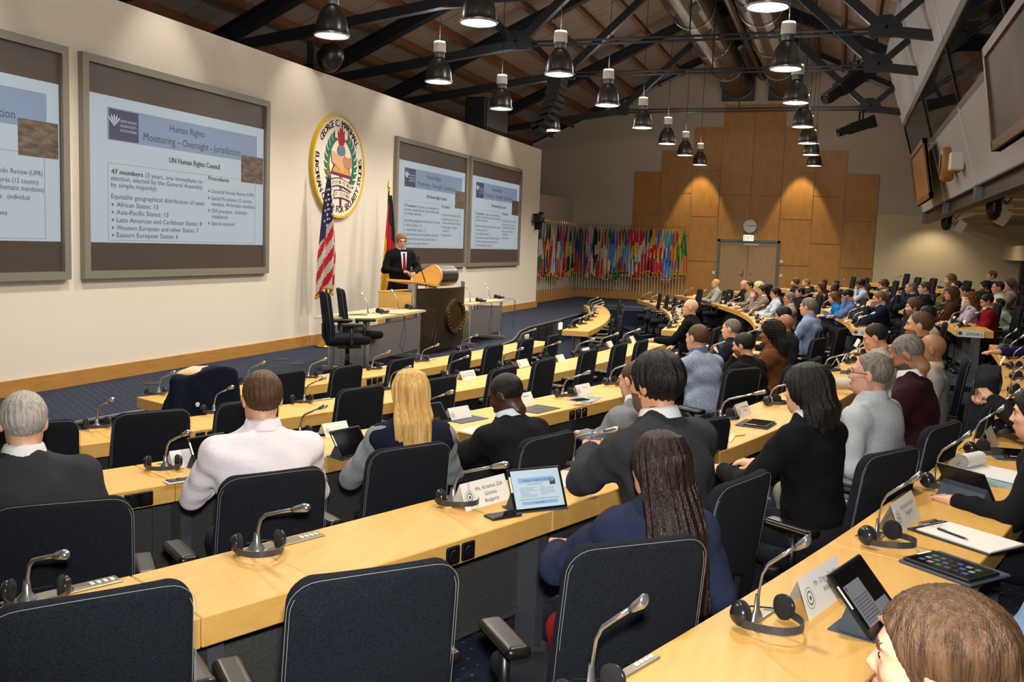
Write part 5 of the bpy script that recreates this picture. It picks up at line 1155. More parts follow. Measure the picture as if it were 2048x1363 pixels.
    if tie:
        f_ = unit(np.cross(g['up'], g['rt'])); c = g['N']-g['up']*.04+f_*.095; mb = MB(); R = np.stack([g['rt'], g['up'], f_], 1)
        mb.prism([(-.02, 0), (.02, 0), (.015, -.035), (.03, -.3), (0, -.34), (-.03, -.3), (-.015, -.035)], 0, .012, X=frame4(c+f_*.03, R[:, 0], unit(R[:, 1]-f_*.12), f_)); mb.build('tie', cloth_mat(tie, 'shirt'), t)
        mb = MB(); mb.prism([(-.055, .02), (.055, .02), (.03, -.3), (-.03, -.3)], 0, .01, X=frame4(c+f_*.018, R[:, 0], unit(R[:, 1]-f_*.12), f_)); mb.build('shirt_front', cloth_mat(shirt or 'e6e6ea', 'shirt'), t)
    if sit:
        lv, sv = legs_tpl(); o_ = put('trousers', mesh_cached(_mc, 'legs', 'trousers', lv), parent=t); obj_mats(o_, [cloth_mat(trousers)])
        o_ = put('shoes', mesh_cached(_mc, 'shoes', 'shoes', sv), parent=t); obj_mats(o_, [BLACKP]); o_['kind'] = 'stuff'
    if glasses:
        mb = MB()
        for s_ in (-1, 1):
            mb.tube([(s_*.033+.023*math.cos(a), .108+.0*abs(math.cos(a)), .006+.016*math.sin(a)) for a in np.linspace(0, 2*math.pi, 15)], .0022, 5, caps=False)
            mb.tube([(s_*.056, .106, .012), (s_*.077, .09, .012), (s_*.083, .0, .008), (s_*.081, -.012, -.004)], .0022, 5)
        mb.tube([(-.011, .11, .01), (0, .114, .012), (.011, .11, .01)], .002, 5); o_ = mb.build('glasses', M('glasses_frame', glasses, .3), t); o_.matrix_local = Matrix.LocRotScale(Vector(hc), A.to_quaternion(), None)
    if chairl:
        a = math.radians(face); bx = -.05; add_chair(o[0]+math.cos(a)*bx, o[1]+math.sin(a)*bx, fl, face, chairl)
    return t, g, s, o, rz
def toworld(P_, v): t, g, s, o, rz = P_; ca, sa = math.cos(rz), math.sin(rz); return np.array([o[0]+s*(ca*v[0]-sa*v[1]), o[1]+s*(sa*v[0]+ca*v[1]), o[2]+s*v[2]])
BC = 'black swivel chair of '
# third row, near side
person(52, 786, 3.5, 3, 44, 'grey-haired man in a charcoal jacket sitting at the left picture edge', 'f', ('short', 'g'), ('34363b', 'wool'), shirt='e8e8e6', lean=6, la='chin', ra='lap', hy=2, hp=2, seat=(3, 0), w_=1.14, fat=1.15, near=True)
person(525, 740, 4.2, 3, 44, 'short-haired man in a white shirt seen from behind', 'f', ('short', 'n'), ('ece4e8', 'shirt'), 'shirt', lean=6, la='desk', ra='type', hp=4, w_=1.08, near=True, trousers='20283a', seat=(3, 1))
person(823, 738, 4.75, 3, 42, 'blonde woman in a navy vest over grey sleeves', 'f', ('halfpony', 'y'), ('8a8d92', 'wool'), 'jumper', vest=('141a2c', 'wool'), lean=8, la='desk', ra='type', hy=-8, hp=8, w_=.9, near=True, seat=(3, 2))
pb = person(1006, 745, 5.45, 3, 62, 'man in a black suit leaning on the desk with a hand at his mouth', 'd', ('buzz', 'k'), ('17181b', 'wool'), shirt='c8d2e6', lean=24, la=((-.25, .34, .86), (-.17, .56, .90)), ra='chin', hy=22, hp=26, near=True, hands=('relax', 'fist'), seat=(3, 3))
person(1270, 722, 5.75, 3, 60, 'man in a light grey suit half hidden behind the charcoal suit', 'f', ('buzz', 'n'), ('7f8489', 'wool'), shirt='e8e8ea', lean=20, la='fwd', ra='chin', hy=2, hp=10, w_=1.05, near=True, chairl=BC+'the man in the light grey suit')
person(1398, 648, 8.1, 3, 58, 'man in a blue patterned shirt seen from behind', 'r', ('buzz', 'n'), ('4a5c80', 'dots'), 'shirt', lean=14, la='fwd', ra='desk', hy=0, hp=4, w_=1.14, fat=1.1, near=True, chairl=BC+'the man in the blue patterned shirt')
person(1487, 665, 8.5, 3, 64, 'dark-haired man in black resting his chin on his hand', 'l', ('short', 'k'), ('101012', 'wool'), 'jumper', lean=20, la='chin', ra='desk', hy=10, hp=12, beard='k', near=True, hands=('grip', 'relax'), chairl=BC+'the man resting his chin on his hand')
person(1466, 637, 10.0, 3, 78, 'man with cropped grey hair in a navy top beyond the chin-resting man', 'f', ('buzz', 's'), ('161c2e', 'wool'), 'jumper', lean=8, la='desk', ra='desk', hy=0, hp=2, chairl=BC+'the man with cropped grey hair in the third row')
person(1546, 641, 8.9, 3, 80, 'woman with beaded black braids in a brown top', 'b', ('braids', 'k'), ('6a4022', 'wool'), 'jumper', lean=6, hy=2, hp=6, w_=.95, chairl=BC+'the woman with beaded braids', near=True)
person(1574, 628, 11.0, 3, 72, 'bald man in a dark grey jumper behind the woman with braids', 't', None, ('2e3036', 'wool'), 'jumper', lean=6, hy=-4, hp=0, w_=1.1, chairl=BC+'the bald man in the dark grey jumper')
person(1566, 614, 12.2, 3, 86, 'dark-haired person in black hidden behind the bald man', 'l', ('full', 'k'), ('141416', 'wool'), 'jumper', lean=12, hy=0, hp=10, chairl=BC+'the dark-haired person hidden behind the bald man')
person(1619, 595, 12.6, 3, 74, 'broad man in a pale blue shirt seen from behind, centre right', 'f', ('short', 's'), ('8a9cc0', 'shirt'), 'shirt', lean=10, hy=-4, hp=4, w_=1.15, fat=1.15, chairl=BC+'the broad man in the pale blue shirt')
# fourth row, near side
pg = person(1320, 693, 3.95, 4, 58, 'man in a charcoal suit with black hair and beard holding a pen', 'l', ('full', 'k'), ('33353a', 'wool'), shirt='ecebea', lean=14, la=((-.22, .3, .86), (.02, .52, .90)), ra=((.2, .2, .87), (.06, .44, .86)), hy=0, hp=4, w_=1.12, fat=1.08, beard='k', near=True, hands=('grip', 'grip'), seat=(4, 3))
person(1338, 862, 2.85, 4, 42, 'woman with long dark straight hair in a navy blazer', 'l', ('longer', 'e'), ('252c44', 'wool'), shirt=None, lean=8, side=5, la='fwd', ra='lap', hy=2, hp=8, w_=.95, near=True, trousers='8e1c22', seat=(4, 2))
person(1620, 730, 4.4, 4, 58, 'woman with bobbed black hair in a black cardigan', 'f', ('bob', 'k'), ('121316', 'wool'), 'jumper', shirt='dcdcdc', lean=8, la='desk', ra='desk', hy=6, hp=6, w_=.92, near=True, chairl=BC+'the woman with black bobbed hair')
person(1752, 705, 5.05, 4, 64, 'balding man with glasses in a pale grey shirt', 'r', ('reced', 's'), ('aab0b6', 'shirt'), 'shirt', lean=4, la='lap', ra='lap', hy=12, hp=0, chairl=BC+'the man in the pale grey shirt', w_=1.16, fat=1.25, glasses='16161a', near=True, trousers='8a8578')
person(1800, 672, 5.9, 4, 78, 'man in a maroon jumper looking down', 't', ('buzz', 's'), ('2e1018', 'wool'), 'jumper', shirt='dfe6ee', lean=12, la='desk', ra='desk', hy=0, hp=34, beard='k', near=True, w_=1.1, chairl=BC+'the man in the maroon jumper')
person(1868, 668, 6.9, 4, 84, 'bald man in a pale knit with a jacket over his chair', 't', None, ('8c8a84', 'wool'), 'jumper', shirt='b9a894', lean=2, la='lap', ra='lap', hy=-2, hp=4, near=True, chairl=BC+'the bald man, with a dark jacket hung over it')
person(1747, 647, 7.9, 4, 84, 'dark-haired man in a pale shirt bending over the fourth desk row', 'l', ('buzz', 'k'), ('b4b2aa', 'shirt'), 'shirt', lean=16, la='fwd', ra='desk', hy=0, hp=20, near=True, chairl=BC+'the dark-haired man bending over the fourth row')
person(1845, 622, 8.0, 4, 84, 'man with short brown hair in a plaid shirt', 'l', ('buzz', 'n'), ('4a2c44', 'plaid'), 'shirt', lean=2, la='lap', ra='lap', hy=0, hp=2, beard='n', near=True, chairl=BC+'the man in the plaid shirt')
person(1830, 596, 12.5, 4, 86, 'bearded brown-haired man in a navy jumper by the aisle', 'f', ('full', 'n'), ('14192a', 'wool'), 'jumper', shirt='9aa4b4', lean=4, la='lap', ra='lap', hy=6, beard='n', chairl=BC+'the bearded man in the navy jumper')
person(1856, 611, 11.3, 4, 104, 'person in a cream jumper hidden behind the plaid shirt', 'l', ('short', 'k'), ('b7aa8c', 'wool'), 'jumper', lean=4, hy=0)
# second row end
person(1385, 598, 13.3, 2, 86, 'bald man in a black uniform with glasses at the desk end', 'f', None, ('0f1012', 'wool'), 'jacket', lean=3, la=((-.26, .2, .8), (-.2, .45, .79)), ra='lap', hy=6, hp=-2, w_=1.12, fat=1.15, glasses='1a1a1e', chairl=BC+'the bald man in the black uniform')
# rows beyond the aisle
def far(px, py, d, row, face, label, short, **k): k['hy'] = k.get('hy', 0)-17; person(px, py, d, row, face-4, label, chairl=BC+short, floor=FL[-row], **k)
far(1432, 558, 23.3, 3, 118, 'woman with pinned blonde hair in a pale jacket before the double door', 'the woman in the pale jacket', skin='f', hair=('short', 'y'), top=('9aa39a', 'wool'), hy=28, w_=.92)
far(1489, 560, 22.6, 3, 116, 'bald man with glasses and dark jacket by the double door', 'the bald man with glasses by the door', skin='r', hair=('ring', 's'), top=('1c1e22', 'wool'), hy=26, glasses='202024')
far(1500, 562, 22.2, 3, 116, 'dark-haired man in a beige shirt third from the far end', 'the dark-haired man in the beige shirt', skin='l', hair=('short', 'k'), top=('8a7c5e', 'shirt'), kind='shirt', hy=26, w_=1.1)
far(1518, 563, 20.4, 3, 114, 'woman with pale blonde hair beside the beige shirt', 'the pale blonde woman', skin='f', hair=('bob', 'w'), top=('4a4038', 'wool'), hy=20, w_=.92)
far(1526, 570, 19.8, 3, 114, 'woman with headband and grey tweed jacket, hand at chin', 'the woman in the tweed jacket', skin='l', hair=('full', 'k'), top=('86796a', 'wool'), shirt='e4e2de', hy=26, ra='desk', la='chin', w_=.95)
far(1536, 566, 20.6, 4, 112, 'dark-haired person behind the woman with headband', 'the dark-haired person behind the headband', skin='l', hair=('bob', 'k'), top=('1a1818', 'wool'), hy=10, lean=26, la='lap', ra='lap')
far(1551, 575, 18.8, 3, 110, 'young man with black curly hair in a pale blue shirt', 'the young man with curly hair', skin='l', hair=('full', 'k'), top=('b4c4dc', 'shirt'), kind='shirt', hy=24, hp=10)
far(1579, 584, 16.6, 3, 106, 'grey-haired man with glasses in a beige jacket', 'the grey-haired man in beige', skin='l', hair=('short', 's'), top=('9a8a70', 'wool'), shirt='a8bcd8', hy=26, hp=10, glasses='2a2a2e')
far(1601, 574, 18.4, 4, 106, 'dark-haired man in black between the beige jacket and brown jumper', 'the dark-haired man behind the beige jacket', skin='l', hair=('short', 'k'), top=('17171a', 'wool'), hy=20)
far(1591, 556, 22.6, 4, 110, 'bearded man in dark clothes near the light switches', 'the bearded man near the light switches', skin='f', hair=('full', 'n'), top=('1e2024', 'wool'), hy=20, beard='n')
far(1613, 557, 22.0, 4, 108, 'man with reddish cropped hair in a brown jumper', 'the man with reddish cropped hair', skin='r', hair=('buzz', 'm'), top=('40301e', 'wool'), kind='jumper', shirt='dcdcd8', hy=18, beard='m')
far(1643, 565, 20.2, 4, 106, 'woman with long dark red hair and glasses in a brown cardigan', 'the woman with dark red hair', skin='l', hair=('long', 'r'), top=('5a4232', 'wool'), kind='jumper', hy=26, glasses='1c1c20', w_=.93)
far(1671, 566, 20.6, 4, 104, 'dark-skinned man in dark clothes beside the red-haired woman', 'the man beside the red-haired woman', skin='d', hair=('buzz', 'k'), top=('151518', 'wool'), hy=18)
far(1667, 584, 17.8, 4, 104, 'woman with auburn hair in a bright blue top', 'the woman in bright blue', skin='f', hair=('bob', 'a'), top=('1f7ac0', 'shirt'), kind='shirt', hy=26, hp=12, w_=.92, lean=24)
far(1690, 579, 16.4, 4, 102, 'man in a blue shirt leaning his brow on his hand', 'the man with his brow on his hand', skin='l', hair=('short', 'k'), top=('5c72a8', 'shirt'), kind='shirt', lean=22, la='brow', ra='desk', hy=14, hp=30)
far(1757, 582, 14.7, 4, 98, 'man with light brown hair in a navy jumper writing', 'the man in a navy jumper who writes', skin='f', hair=('short', 'm'), top=('11182e', 'wool'), kind='jumper', shirt='a8b4d0', lean=10, la='chin', ra='fwd', hy=22, hp=18, beard='m')
far(1719, 559, 20.4, 5, 104, 'man in a pale blue shirt with bowed head, fifth row', 'the man in a pale blue shirt with bowed head', skin='t', hair=('full', 'k'), top=('b2c2da', 'shirt'), kind='shirt', lean=16, la='chin', hy=18, hp=26)
far(1766, 559, 18.4, 5, 102, 'brown-haired man with beard in a grey jacket, fifth row', 'the bearded man in the grey jacket', skin='f', hair=('full', 'n'), top=('6a665e', 'wool'), shirt='e4e4e4', hy=18, hp=18, beard='n')
far(1823, 564, 17.2, 5, 100, 'balding man in a navy suit with clasped hands', 'the balding man in the navy suit', skin='l', hair=('buzz', 's'), top=('141a2a', 'wool'), shirt='a8c0e0', la='chin', ra='chin', hy=18)
far(1850, 563, 16.4, 5, 100, 'dark-haired man in a navy suit beside the balding man', 'the dark-haired man in the navy suit', skin='f', hair=('short', 'n'), top=('10141e', 'wool'), shirt='7e8cb0', la='lap', ra='lap', hy=20, w_=1.08)
far(1904, 574, 15.0, 5, 98, 'woman with curly dark hair in a brown jacket', 'the woman with curly dark hair', skin='l', hair=('curly', 'n'), top=('42230e', 'wool'), hy=24, w_=.95)
far(1943, 585, 14.4, 5, 98, 'woman with long curly brown hair and pale blouse', 'the woman with long curly hair', skin='f', hair=('longcurly', 'a'), top=('b8a8c4', 'shirt'), kind='shirt', hy=24, w_=.93)
far(1971, 588, 13.9, 5, 96, 'man in a bright red jumper looking down with folded arms', 'the man in the red jumper', skin='l', hair=('short', 'k'), top=('7a0c18', 'wool'), kind='jumper', shirt='c4cedc', la='cross', ra='cross', lean=10, hy=22, hp=24, w_=1.08)
far(2001, 596, 15.2, 5, 96, 'short-haired man in a pale green shirt behind the red jumper', 'the man in the pale green shirt', skin='f', hair=('buzz', 'k'), top=('9aa894', 'shirt'), kind='shirt', hy=16, lean=30, hp=-4, la='lap', ra='lap')
far(1902, 548, 18.0, 6, 98, 'blond bearded man in a khaki jacket, sixth row', 'the blond man in khaki', skin='f', hair=('full', 'm'), top=('766642', 'wool'), hy=20, beard='m')
far(1914, 561, 16.8, 6, 98, 'balding man in a camouflage-brown jacket in front of the blond man', 'the balding man in a brown jacket', skin='l', hair=('reced', 'k'), top=('4a4230', 'wool'), hy=18)
far(1930, 570, 16.6, 6, 98, 'person in a white shirt hidden behind the curly-haired women', 'the person in the white shirt', skin='l', hair=('short', 'k'), top=('c8c8c6', 'shirt'), kind='shirt', hy=12)
far(1971, 562, 17.2, 6, 96, 'dark-haired bearded man in a black top, sixth row', 'the bearded man in black', skin='l', hair=('full', 'k'), top=('17181a', 'wool'), hy=20, beard='k')
far(1998, 562, 15.6, 6, 96, 'man with receding hair in a white shirt, sixth row', 'the man with receding hair', skin='l', hair=('buzz', 'k'), top=('c2c4c0', 'shirt'), kind='shirt', hy=22, w_=1.1)
far(1985, 541, 19.6, 7, 96, 'man in a dark suit and blue shirt in the back row', 'the man in a dark suit in the back row', skin='r', hair=('short', 'n'), top=('11131c', 'wool'), shirt='8fa6d0', hy=24)
far(2021, 557, 18.2, 7, 95, 'woman with long brown hair and pale top in the back row', 'the woman with long brown hair in the back row', skin='f', hair=('long', 'n'), top=('8c8078', 'wool'), hy=20, w_=.92)
far(2036, 570, 16.6, 6, 94, 'dark-haired man in a blue jumper at the right picture edge', 'the man in the blue jumper', skin='l', hair=('short', 'k'), top=('3c5070', 'wool'), kind='jumper', shirt='dfe2e4', hy=24)
# fifth row, near side: people at the right picture edge
person(1905, 1186, 1.42, 5, 62, 'woman with brown hair tied back in the lower right corner', 'f', ('sleek', 'h'), ('3a3f4a', 'wool'), 'jumper', lean=4, la='lap', ra='lap', hy=14, hp=4, w_=.92, near=True)
person(2190, 905, 2.35, 5, 66, 'person in a light blue knit at the right picture edge', 'f', ('short', 'm'), ('7f9cc0', 'wool'), 'jumper', lean=6, la='desk', ra='lap', near=True)
person(2082, 775, 3.9, 5, 74, 'woman with long black hair at the right picture edge', 'f', ('longer', 'k'), ('15161a', 'wool'), 'jumper', lean=14, la='desk', ra='lap', hp=8, w_=.93, near=True)
ph_ = person(2125, 690, 5.4, 5, 82, 'person holding up a phone at the right picture edge', 'f', ('short', 'n'), ('1b1c20', 'wool'), 'jumper', lean=6, la=((-.22, .26, .88), (-.07, .42, 1.0)), ra=((.22, .26, .88), (.02, .43, .98)), near=True, hands=('grip', 'grip'))
person(2120, 600, 9.4, 5, 92, 'person in a purple jumper reaching over the fifth desk row', 'f', ('bob', 'n'), ('2a1c4e', 'wool'), 'jumper', lean=18, la=((-.3, .42, .86), (-.36, .72, .84)), ra='desk', near=False, hands=('flat', 'relax'))
# the speaker, standing on the stage
def speaker():
    PX = atx(800, 467, 13.95); fl = 0
    lift = .43
    P_ = person(0, 0, 0, 1, 232, 'man in a black suit and red tie speaking behind the lectern', 'r', ('full', 'm'), ('101114', 'wool'), 'jacket', shirt='dfe4f0', tie='8e1420', lean=0, la=((-.3, .06, .78), (-.1, .3, .74)), ra=((.3, .04, .78), (.09, .3, .76)), hy=-12, hp=6, glasses='5a2a24', near=True, hands=('grip', 'grip'), w_=1.08, floor=0, fixed=((PX[0], PX[1]-.02, lift), 1.0), sit=False)
    t = P_[0]
    def fn(p):
        q = p.copy(); q[:, 0] = np.abs(q[:, 0]); return sms([el(q, (0, 0, .53), (.165, .12, .14)), rc(q, (.09, 0, .5), (.1, .015, .05), .092, .064), rc(q, (.1, .015, .05), (.105, -.01, -.35), .062, .046)], .04)
    me = net_mesh('trousers', fn, (-.25, -.2, -.4), (.25, .2, .68), .018); me.materials.append(cloth_mat('101114')); put('trousers', me, parent=t)
    me = net_mesh('shoes', lambda p: np.maximum(rc(np.stack([np.abs(p[:, 0]), p[:, 1], p[:, 2]], 1), (.105, -.03, -.385), (.12, .15, -.395), .045, .035), -.43-p[:, 2]), (-.2, -.12, -.44), (.2, .24, -.3), .014); me.materials.append(BLACKP); o = put('shoes', me, parent=t); o['kind'] = 'stuff'
    def sk(p): return sms([rc(p, (-.06, .0, .5), (-.1, .0, .42), .135, .13), rc(p, (.06, 0, .5), (.1, 0, .42), .135, .13), el(p, (0, 0, .58), (.19, .14, .2))], .06)
    me = net_mesh('jacket_skirt', lambda p: np.maximum(sk(p), .36-p[:, 2]), (-.3, -.24, .34), (.3, .24, .8), .018); me.materials.append(cloth_mat('101114')); put('jacket_skirt', me, parent=t)
    c = toworld(P_, (-.0, .41, .77)); tt = thing('slide_clicker', 'small black clicker held by the speaker', 'remote', c); mb = MB(); mb.cbox((0, 0, 0), (.03, .1, .02), .005); mb.build('clicker_body', BLACKP, tt); mb = MB(); mb.cbox((0, .02, .011), (.012, .02, .004), .001); mb.build('button', GOLD, tt)
speaker()
# ------------------------------------------------------------------ things on the desks
def onrow(row, px, py, dz=.0):
    """point on the desk top of the row under the pixel, and the row's user-facing angle"""
    p = atz(px, py, FL[row]+.74+dz); return p, math.radians(rownorm(row, float(p[0]))-90)
EMB = [M('emblem_ring', '77756c', .7), M('emblem_green', '5a8a72', .7), M('emblem_red', '9a3f3a', .7), PAPER]
def card(px, py, row, lines, label, w_=.22, h_=.085, rot=0., at=None, blank=True):
    """folded tent card: its user-facing leaf carries the emblem and the name"""
    p, rz = onrow(row, px, py) if at is None else at; rz += rot
    t = thing('name_card', label, 'name card', p, rz, 'folded name cards on the desks'); dep = .045; th = .0012
    up = unit((0, dep, h_)); nrm = unit(np.cross((1, 0, 0), up))
    if nrm[1] > 0: nrm = -nrm
    for s in (-1, 1):
        mb = MB(); v = [(x, s*y, z) for x in (-w_/2, w_/2) for y, z in ((dep, 0), (dep-th, 0), (0, h_), (0, h_+th))]; mb.add(v, [(0, 1, 2, 3), (4, 7, 6, 5), (0, 3, 7, 4), (1, 5, 6, 2), (0, 4, 5, 1), (3, 2, 6, 7)]); lf = mb.build('card_leaf', PAPER, t)
        if s < 0: front = lf
    X = frame4((0, -dep/2, h_/2), (1, 0, 0), unit((0, dep, h_)), unit((0, -h_, dep)))
    k = w_/.22
    for r, m, zz in ((.022, 0, .0016), (.0205, 3, .0018), (.015, 1, .002), (.011, 3, .0022), (.005, 2, .0024)):
        mb = MB(); mb.mx = X; mb.prism([(x-w_*.36, y-.005) for x, y in circ(r*k, 18)], zz-.0002, zz); mb.build('card_emblem', EMB[m], front)
    if lines:
        mb = MB(); mb.mx = frame4(X[:3, 3]+X[:3, 2]*.0018, X[:3, 0], X[:3, 1], X[:3, 2])
        for j, l in enumerate(lines): text_in(mb, l, w_*.1, h_*(.14-.27*j), h_*.15, min(w_*.6, len(l)*h_*.105), 'c')
        o = mb.build('card_text', M('card_ink', '4a4a4e', .8), front); o['kind'] = 'stuff'
NC = [(963, 1005, 4, ['Ms. Kristina Zah', 'Gishina', 'Bulgaria'], 'folded name card beside the lit tablet on the fourth desk row', .3, .11, 0),
 (1222, 905, 4, None, 'folded name card in front of the man in the charcoal suit', .26, .1, .1), (1480, 830, 4, ['Mr. Timo Bamberger', 'Germany'], 'folded name card beside the closed tablet case on the fourth row', .24, .09, 0),
 (1630, 1203, 5, ['Mr. Orges Dushku', 'Albania'], 'large name card reading Albania on the fifth desk row', .31, .11, 0), (1798, 1045, 5, ['MAJ Stanimir Stanchev', 'Bulgaria'], 'name card reading Bulgaria on the fifth desk row', .3, .105, 0), (1905, 955, 5, ['Colombia'], 'name card reading Colombia behind the tilted tablet', .28, .1, 0),
 (1973, 890, 5, None, 'name card by the third headset from the black-haired woman', .26, .1, 0), (1998, 848, 5, None, 'name card by the far headsets of the fifth desk row', .24, .09, 0), (2010, 728, 5, ['Tunisia'], 'name card reading Tunisia at the right picture edge', .28, .1, 0),
 (380, 928, 3, ['Mr.', 'Bosnia'], 'name card between headset and white-shirted man on the third row', .24, .09, 0), (668, 868, 3, None, 'name card half behind the tilted black tablet on the third row', .2, .08, 0), (915, 836, 3, None, 'name card beside the blonde woman on the third desk row', .22, .085, 0), (1045, 806, 3, ['Macedonia'], 'name card just past the man in the black suit', .22, .085, 0),
 (1163, 787, 3, ['Armenia'], 'name card reading Armenia beside the notebook and phone', .24, .085, 0), (1248, 770, 3, None, 'name card hidden behind the light grey suit', .22, .085, 0),
 (933, 757, 2, ['Dr. Robert Dostmar', 'Event Coordinator'], 'name card reading Event Coordinator on the second desk row', .24, .085, 0), (1043, 733, 2, None, 'second name card from the left on the second desk row', .24, .085, 0), (1118, 722, 2, None, 'third name card from the left on the second desk row', .2, .08, 0), (1170, 708, 2, None, 'fourth name card from the left on the second desk row', .24, .085, 0), (1217, 694, 2, None, 'fifth name card from the left on the second desk row', .22, .085, 0), (1262, 683, 2, None, 'sixth name card from the left on the second desk row', .22, .085, 0),
 (1428, 706, 3, None, 'name card before the chin-resting man on the third row', .22, .085, .1), (1672, 732, 4, None, 'first of two name cards by the man bending over the fourth row', .22, .085, .1), (1692, 722, 4, None, 'second of two name cards by the man bending over the fourth row', .22, .085, .1), (1717, 693, 4, None, 'upright name card at the aisle end of the fourth row', .24, .1, .2)]
for px, py, row, ln, lb, w_, h_, rot in NC: card(px, py, row, ln, lb, w_, h_, rot)
for i, xs in ((2, (17.2, 18.1, 19.0, 19.9, 20.9)), (3, (18.2, 19.2, 20.1, 21.0, 22.0, 23.0, 24.0, 25.2)), (4, (15.8, 16.6, 17.5, 18.5, 19.6)), (5, (15.2, 16.2, 17.2, 18.4))):
    for k, x in enumerate(xs):
        q = rowpt(-i, x, .2); card(0, 0, i, None, 'name card, %s from the aisle on the %s desk row beyond the aisle' % (nth(k), RNAME[i]), .22, .085, 0, at=((*q, FL[-i]+.74), math.radians(rownorm(-i, x)-90)))
# tablets
SCR = M('tablet_dark', '0b0d12', .08); CASE = M('tablet_case', '3c4654', .7, bump=.2, bscale=300); SCREENL = M('tablet_lit', '9fb0bc', .2, emit='b4c8d4', estr=.45)
def tablet(px, py, row, label, rot, tilt, content=None, w_=.24, h_=.17, at=None):
    p, rz = onrow(row, px, py) if at is None else at; rz += rot
    t = thing('tablet', label, 'tablet', p, rz)
    if tilt > 5:
        a = math.radians(tilt); up = np.array([0, math.cos(a), math.sin(a)]); n_ = np.array([0, -math.sin(a), math.cos(a)])
        mb = MB(); mb.prism([(-w_/2, -.01), (w_/2, -.01), (w_/2, .12), (-w_/2, .12)], 0, .004); cs = mb.build('case_base', CASE, t)
        mb = MB(); mb.prism([(.0, .004), (.1, .004), (h_*.55*math.cos(a), h_*.55*math.sin(a))], -w_/2+.01, w_/2-.01, X=frame4((0, 0, 0), (0, 1, 0), (0, 0, 1), (1, 0, 0))); mb.build('case_stand', CASE, t)
        X = frame4(np.array([0, 0, .006])+up*h_/2, (1, 0, 0), up, n_)
    else:
        mb = MB(); mb.cbox((0, .02, .005), (w_+.02, h_+.06, .01), .004); mb.build('case_base', CASE, t); X = frame4((0, 0, .016), (1, 0, 0), (0, 1, 0), (0, 0, 1))
    mb = MB(); mb.mx = X; mb.cbox((0, 0, 0), (w_, h_, .01), .0035); mb.build('tablet_body', BLACKP, t)
    mb = MB(); mb.mx = X; mb.bbox((-w_/2+.014, -h_/2+.01, .005), (w_/2-.014, h_/2-.01, .0056)); sc_ = mb.build('tablet_screen', SCREENL if content == 'slide' else SCR, t)
    mb = MB(); mb.mx = X; mb.bbox((-w_/2+.002, -.01, .0052), (-w_/2+.011, .06, .0062)); mb.build('white_sticker', PAPER, t)
    if content == 'slide':
        for x0, x1, y0, y1, m in ((-.09, .09, .028, .05, M('tablet_banner', '7f9cc4', .3, emit='7f9cc4', estr=.35)), (.066, .095, .012, .04, M('tablet_photo', '4a4a48', .4)), (-.09, .09, -.07, -.055, M('tablet_banner', '7f9cc4', .3, emit='7f9cc4', estr=.35)), (-.1, .1, -.047, -.0455, INK)):
            mb = MB(); mb.mx = X; mb.bbox((x0, y0, .0056), (x1, y1, .006)); mb.build('screen_picture', m, sc_)
        mb = MB(); mb.mx = frame4(X[:3, 3]+X[:3, 2]*.0063, X[:3, 0], X[:3, 1], X[:3, 2])
        text_in(mb, 'Monitoring – Oversight - Jurisdiction', .0, .034, .009, .13, 'c'); text_in(mb, 'UN Human Rights Council', -.01, .018, .006, .075, 'c'); text_in(mb, 'Human Rights', .0, -.066, .007, .05, 'c')
        for k, l in enumerate(('47 members (3 years, one immediate re-', 'election, by simple majority)', 'Equitable geographical distribution of seats', 'African States: 13', 'Asia-Pacific States: 13', 'Latin American and Caribbean States: 8', 'Western European and other States: 7')): text_in(mb, l, -.088, .004-k*.0068, .0038, min(.085, len(l)*.0022))
        for k, l in enumerate(('Procedures', 'Universal Periodic Review (UPR)', 'Special Procedures (12 country', 'mandates, 44 thematic mandates)', '1503 procedure (individual complaints)', 'Special sessions')): text_in(mb, l, .012, .004-k*.0068, .0038, min(.075, len(l)*.0022))
        o = mb.build('screen_text', INK, sc_); o['kind'] = 'stuff'
    elif content == 'doc':
        mb = MB(); mb.mx = X; mb.bbox((-.1, -.075, .0056), (.02, .05, .006)); mb.bbox((.02, -.075, .0056), (.105, -.03, .006)); mb.build('screen_page', M('tablet_page', '74767e', .25, emit='7c7e88', estr=.12), sc_)
        mb = MB(); mb.mx = X; mb.bbox((.075, -.07, .0061), (.1, -.055, .0064)); mb.bbox((-.095, .035, .0061), (-.085, .045, .0064)); mb.build('screen_mark', M('tablet_purple', '6a2a78', .3), sc_)
        mb = MB(); mb.mx = X
        for k in range(9): mb.bbox((-.09, -.068+k*.009, .0061), (.012, -.0655+k*.009, .0063))
        o = mb.build('screen_lines', M('tablet_line', '4c4e56', .4), sc_); o['kind'] = 'stuff'
    elif content == 'apps':
        for r in range(3):
            for c_ in range(6):
                mb = MB(); mb.mx = X; mb.cbox((-.08+c_*.032, -.04+r*.036, .006), (.02, .02, .001), .0004); mb.build('app_icon', M('app_%d' % ((r*6+c_) % 5), ('3a5a8a', '8a8f94', '3f7a52', '6a4a86', '2a2c34')[(r*6+c_) % 5], .4), sc_)
tablet(1082, 1021, 4, 'lit tablet showing the slide, propped on the fourth desk row', -.4, 62, 'slide', .27, .19)
tablet(1772, 1256, 5, 'large tilted tablet with a grey page beside the Albania card', 0, 48, 'doc', .26, .2)
tablet(1900, 1140, 5, 'tablet lying in its open folio beside the clipboard', 0, 0, 'apps', .25, .17, at=(atz(1900, 1140, FL[5]+.74), math.radians(-130)))
tablet(1945, 1000, 5, 'tablet seen edge-on, propped up behind the clipboard', 1.1, 55, None, .24, .18)
tablet(1518, 850, 4, 'closed dark tablet lying flat on the fourth desk row', .1, 0, None, .24, .16)
tablet(712, 912, 3, 'black tablet propped up beside the blonde woman', .12, 55, None, .25, .18)
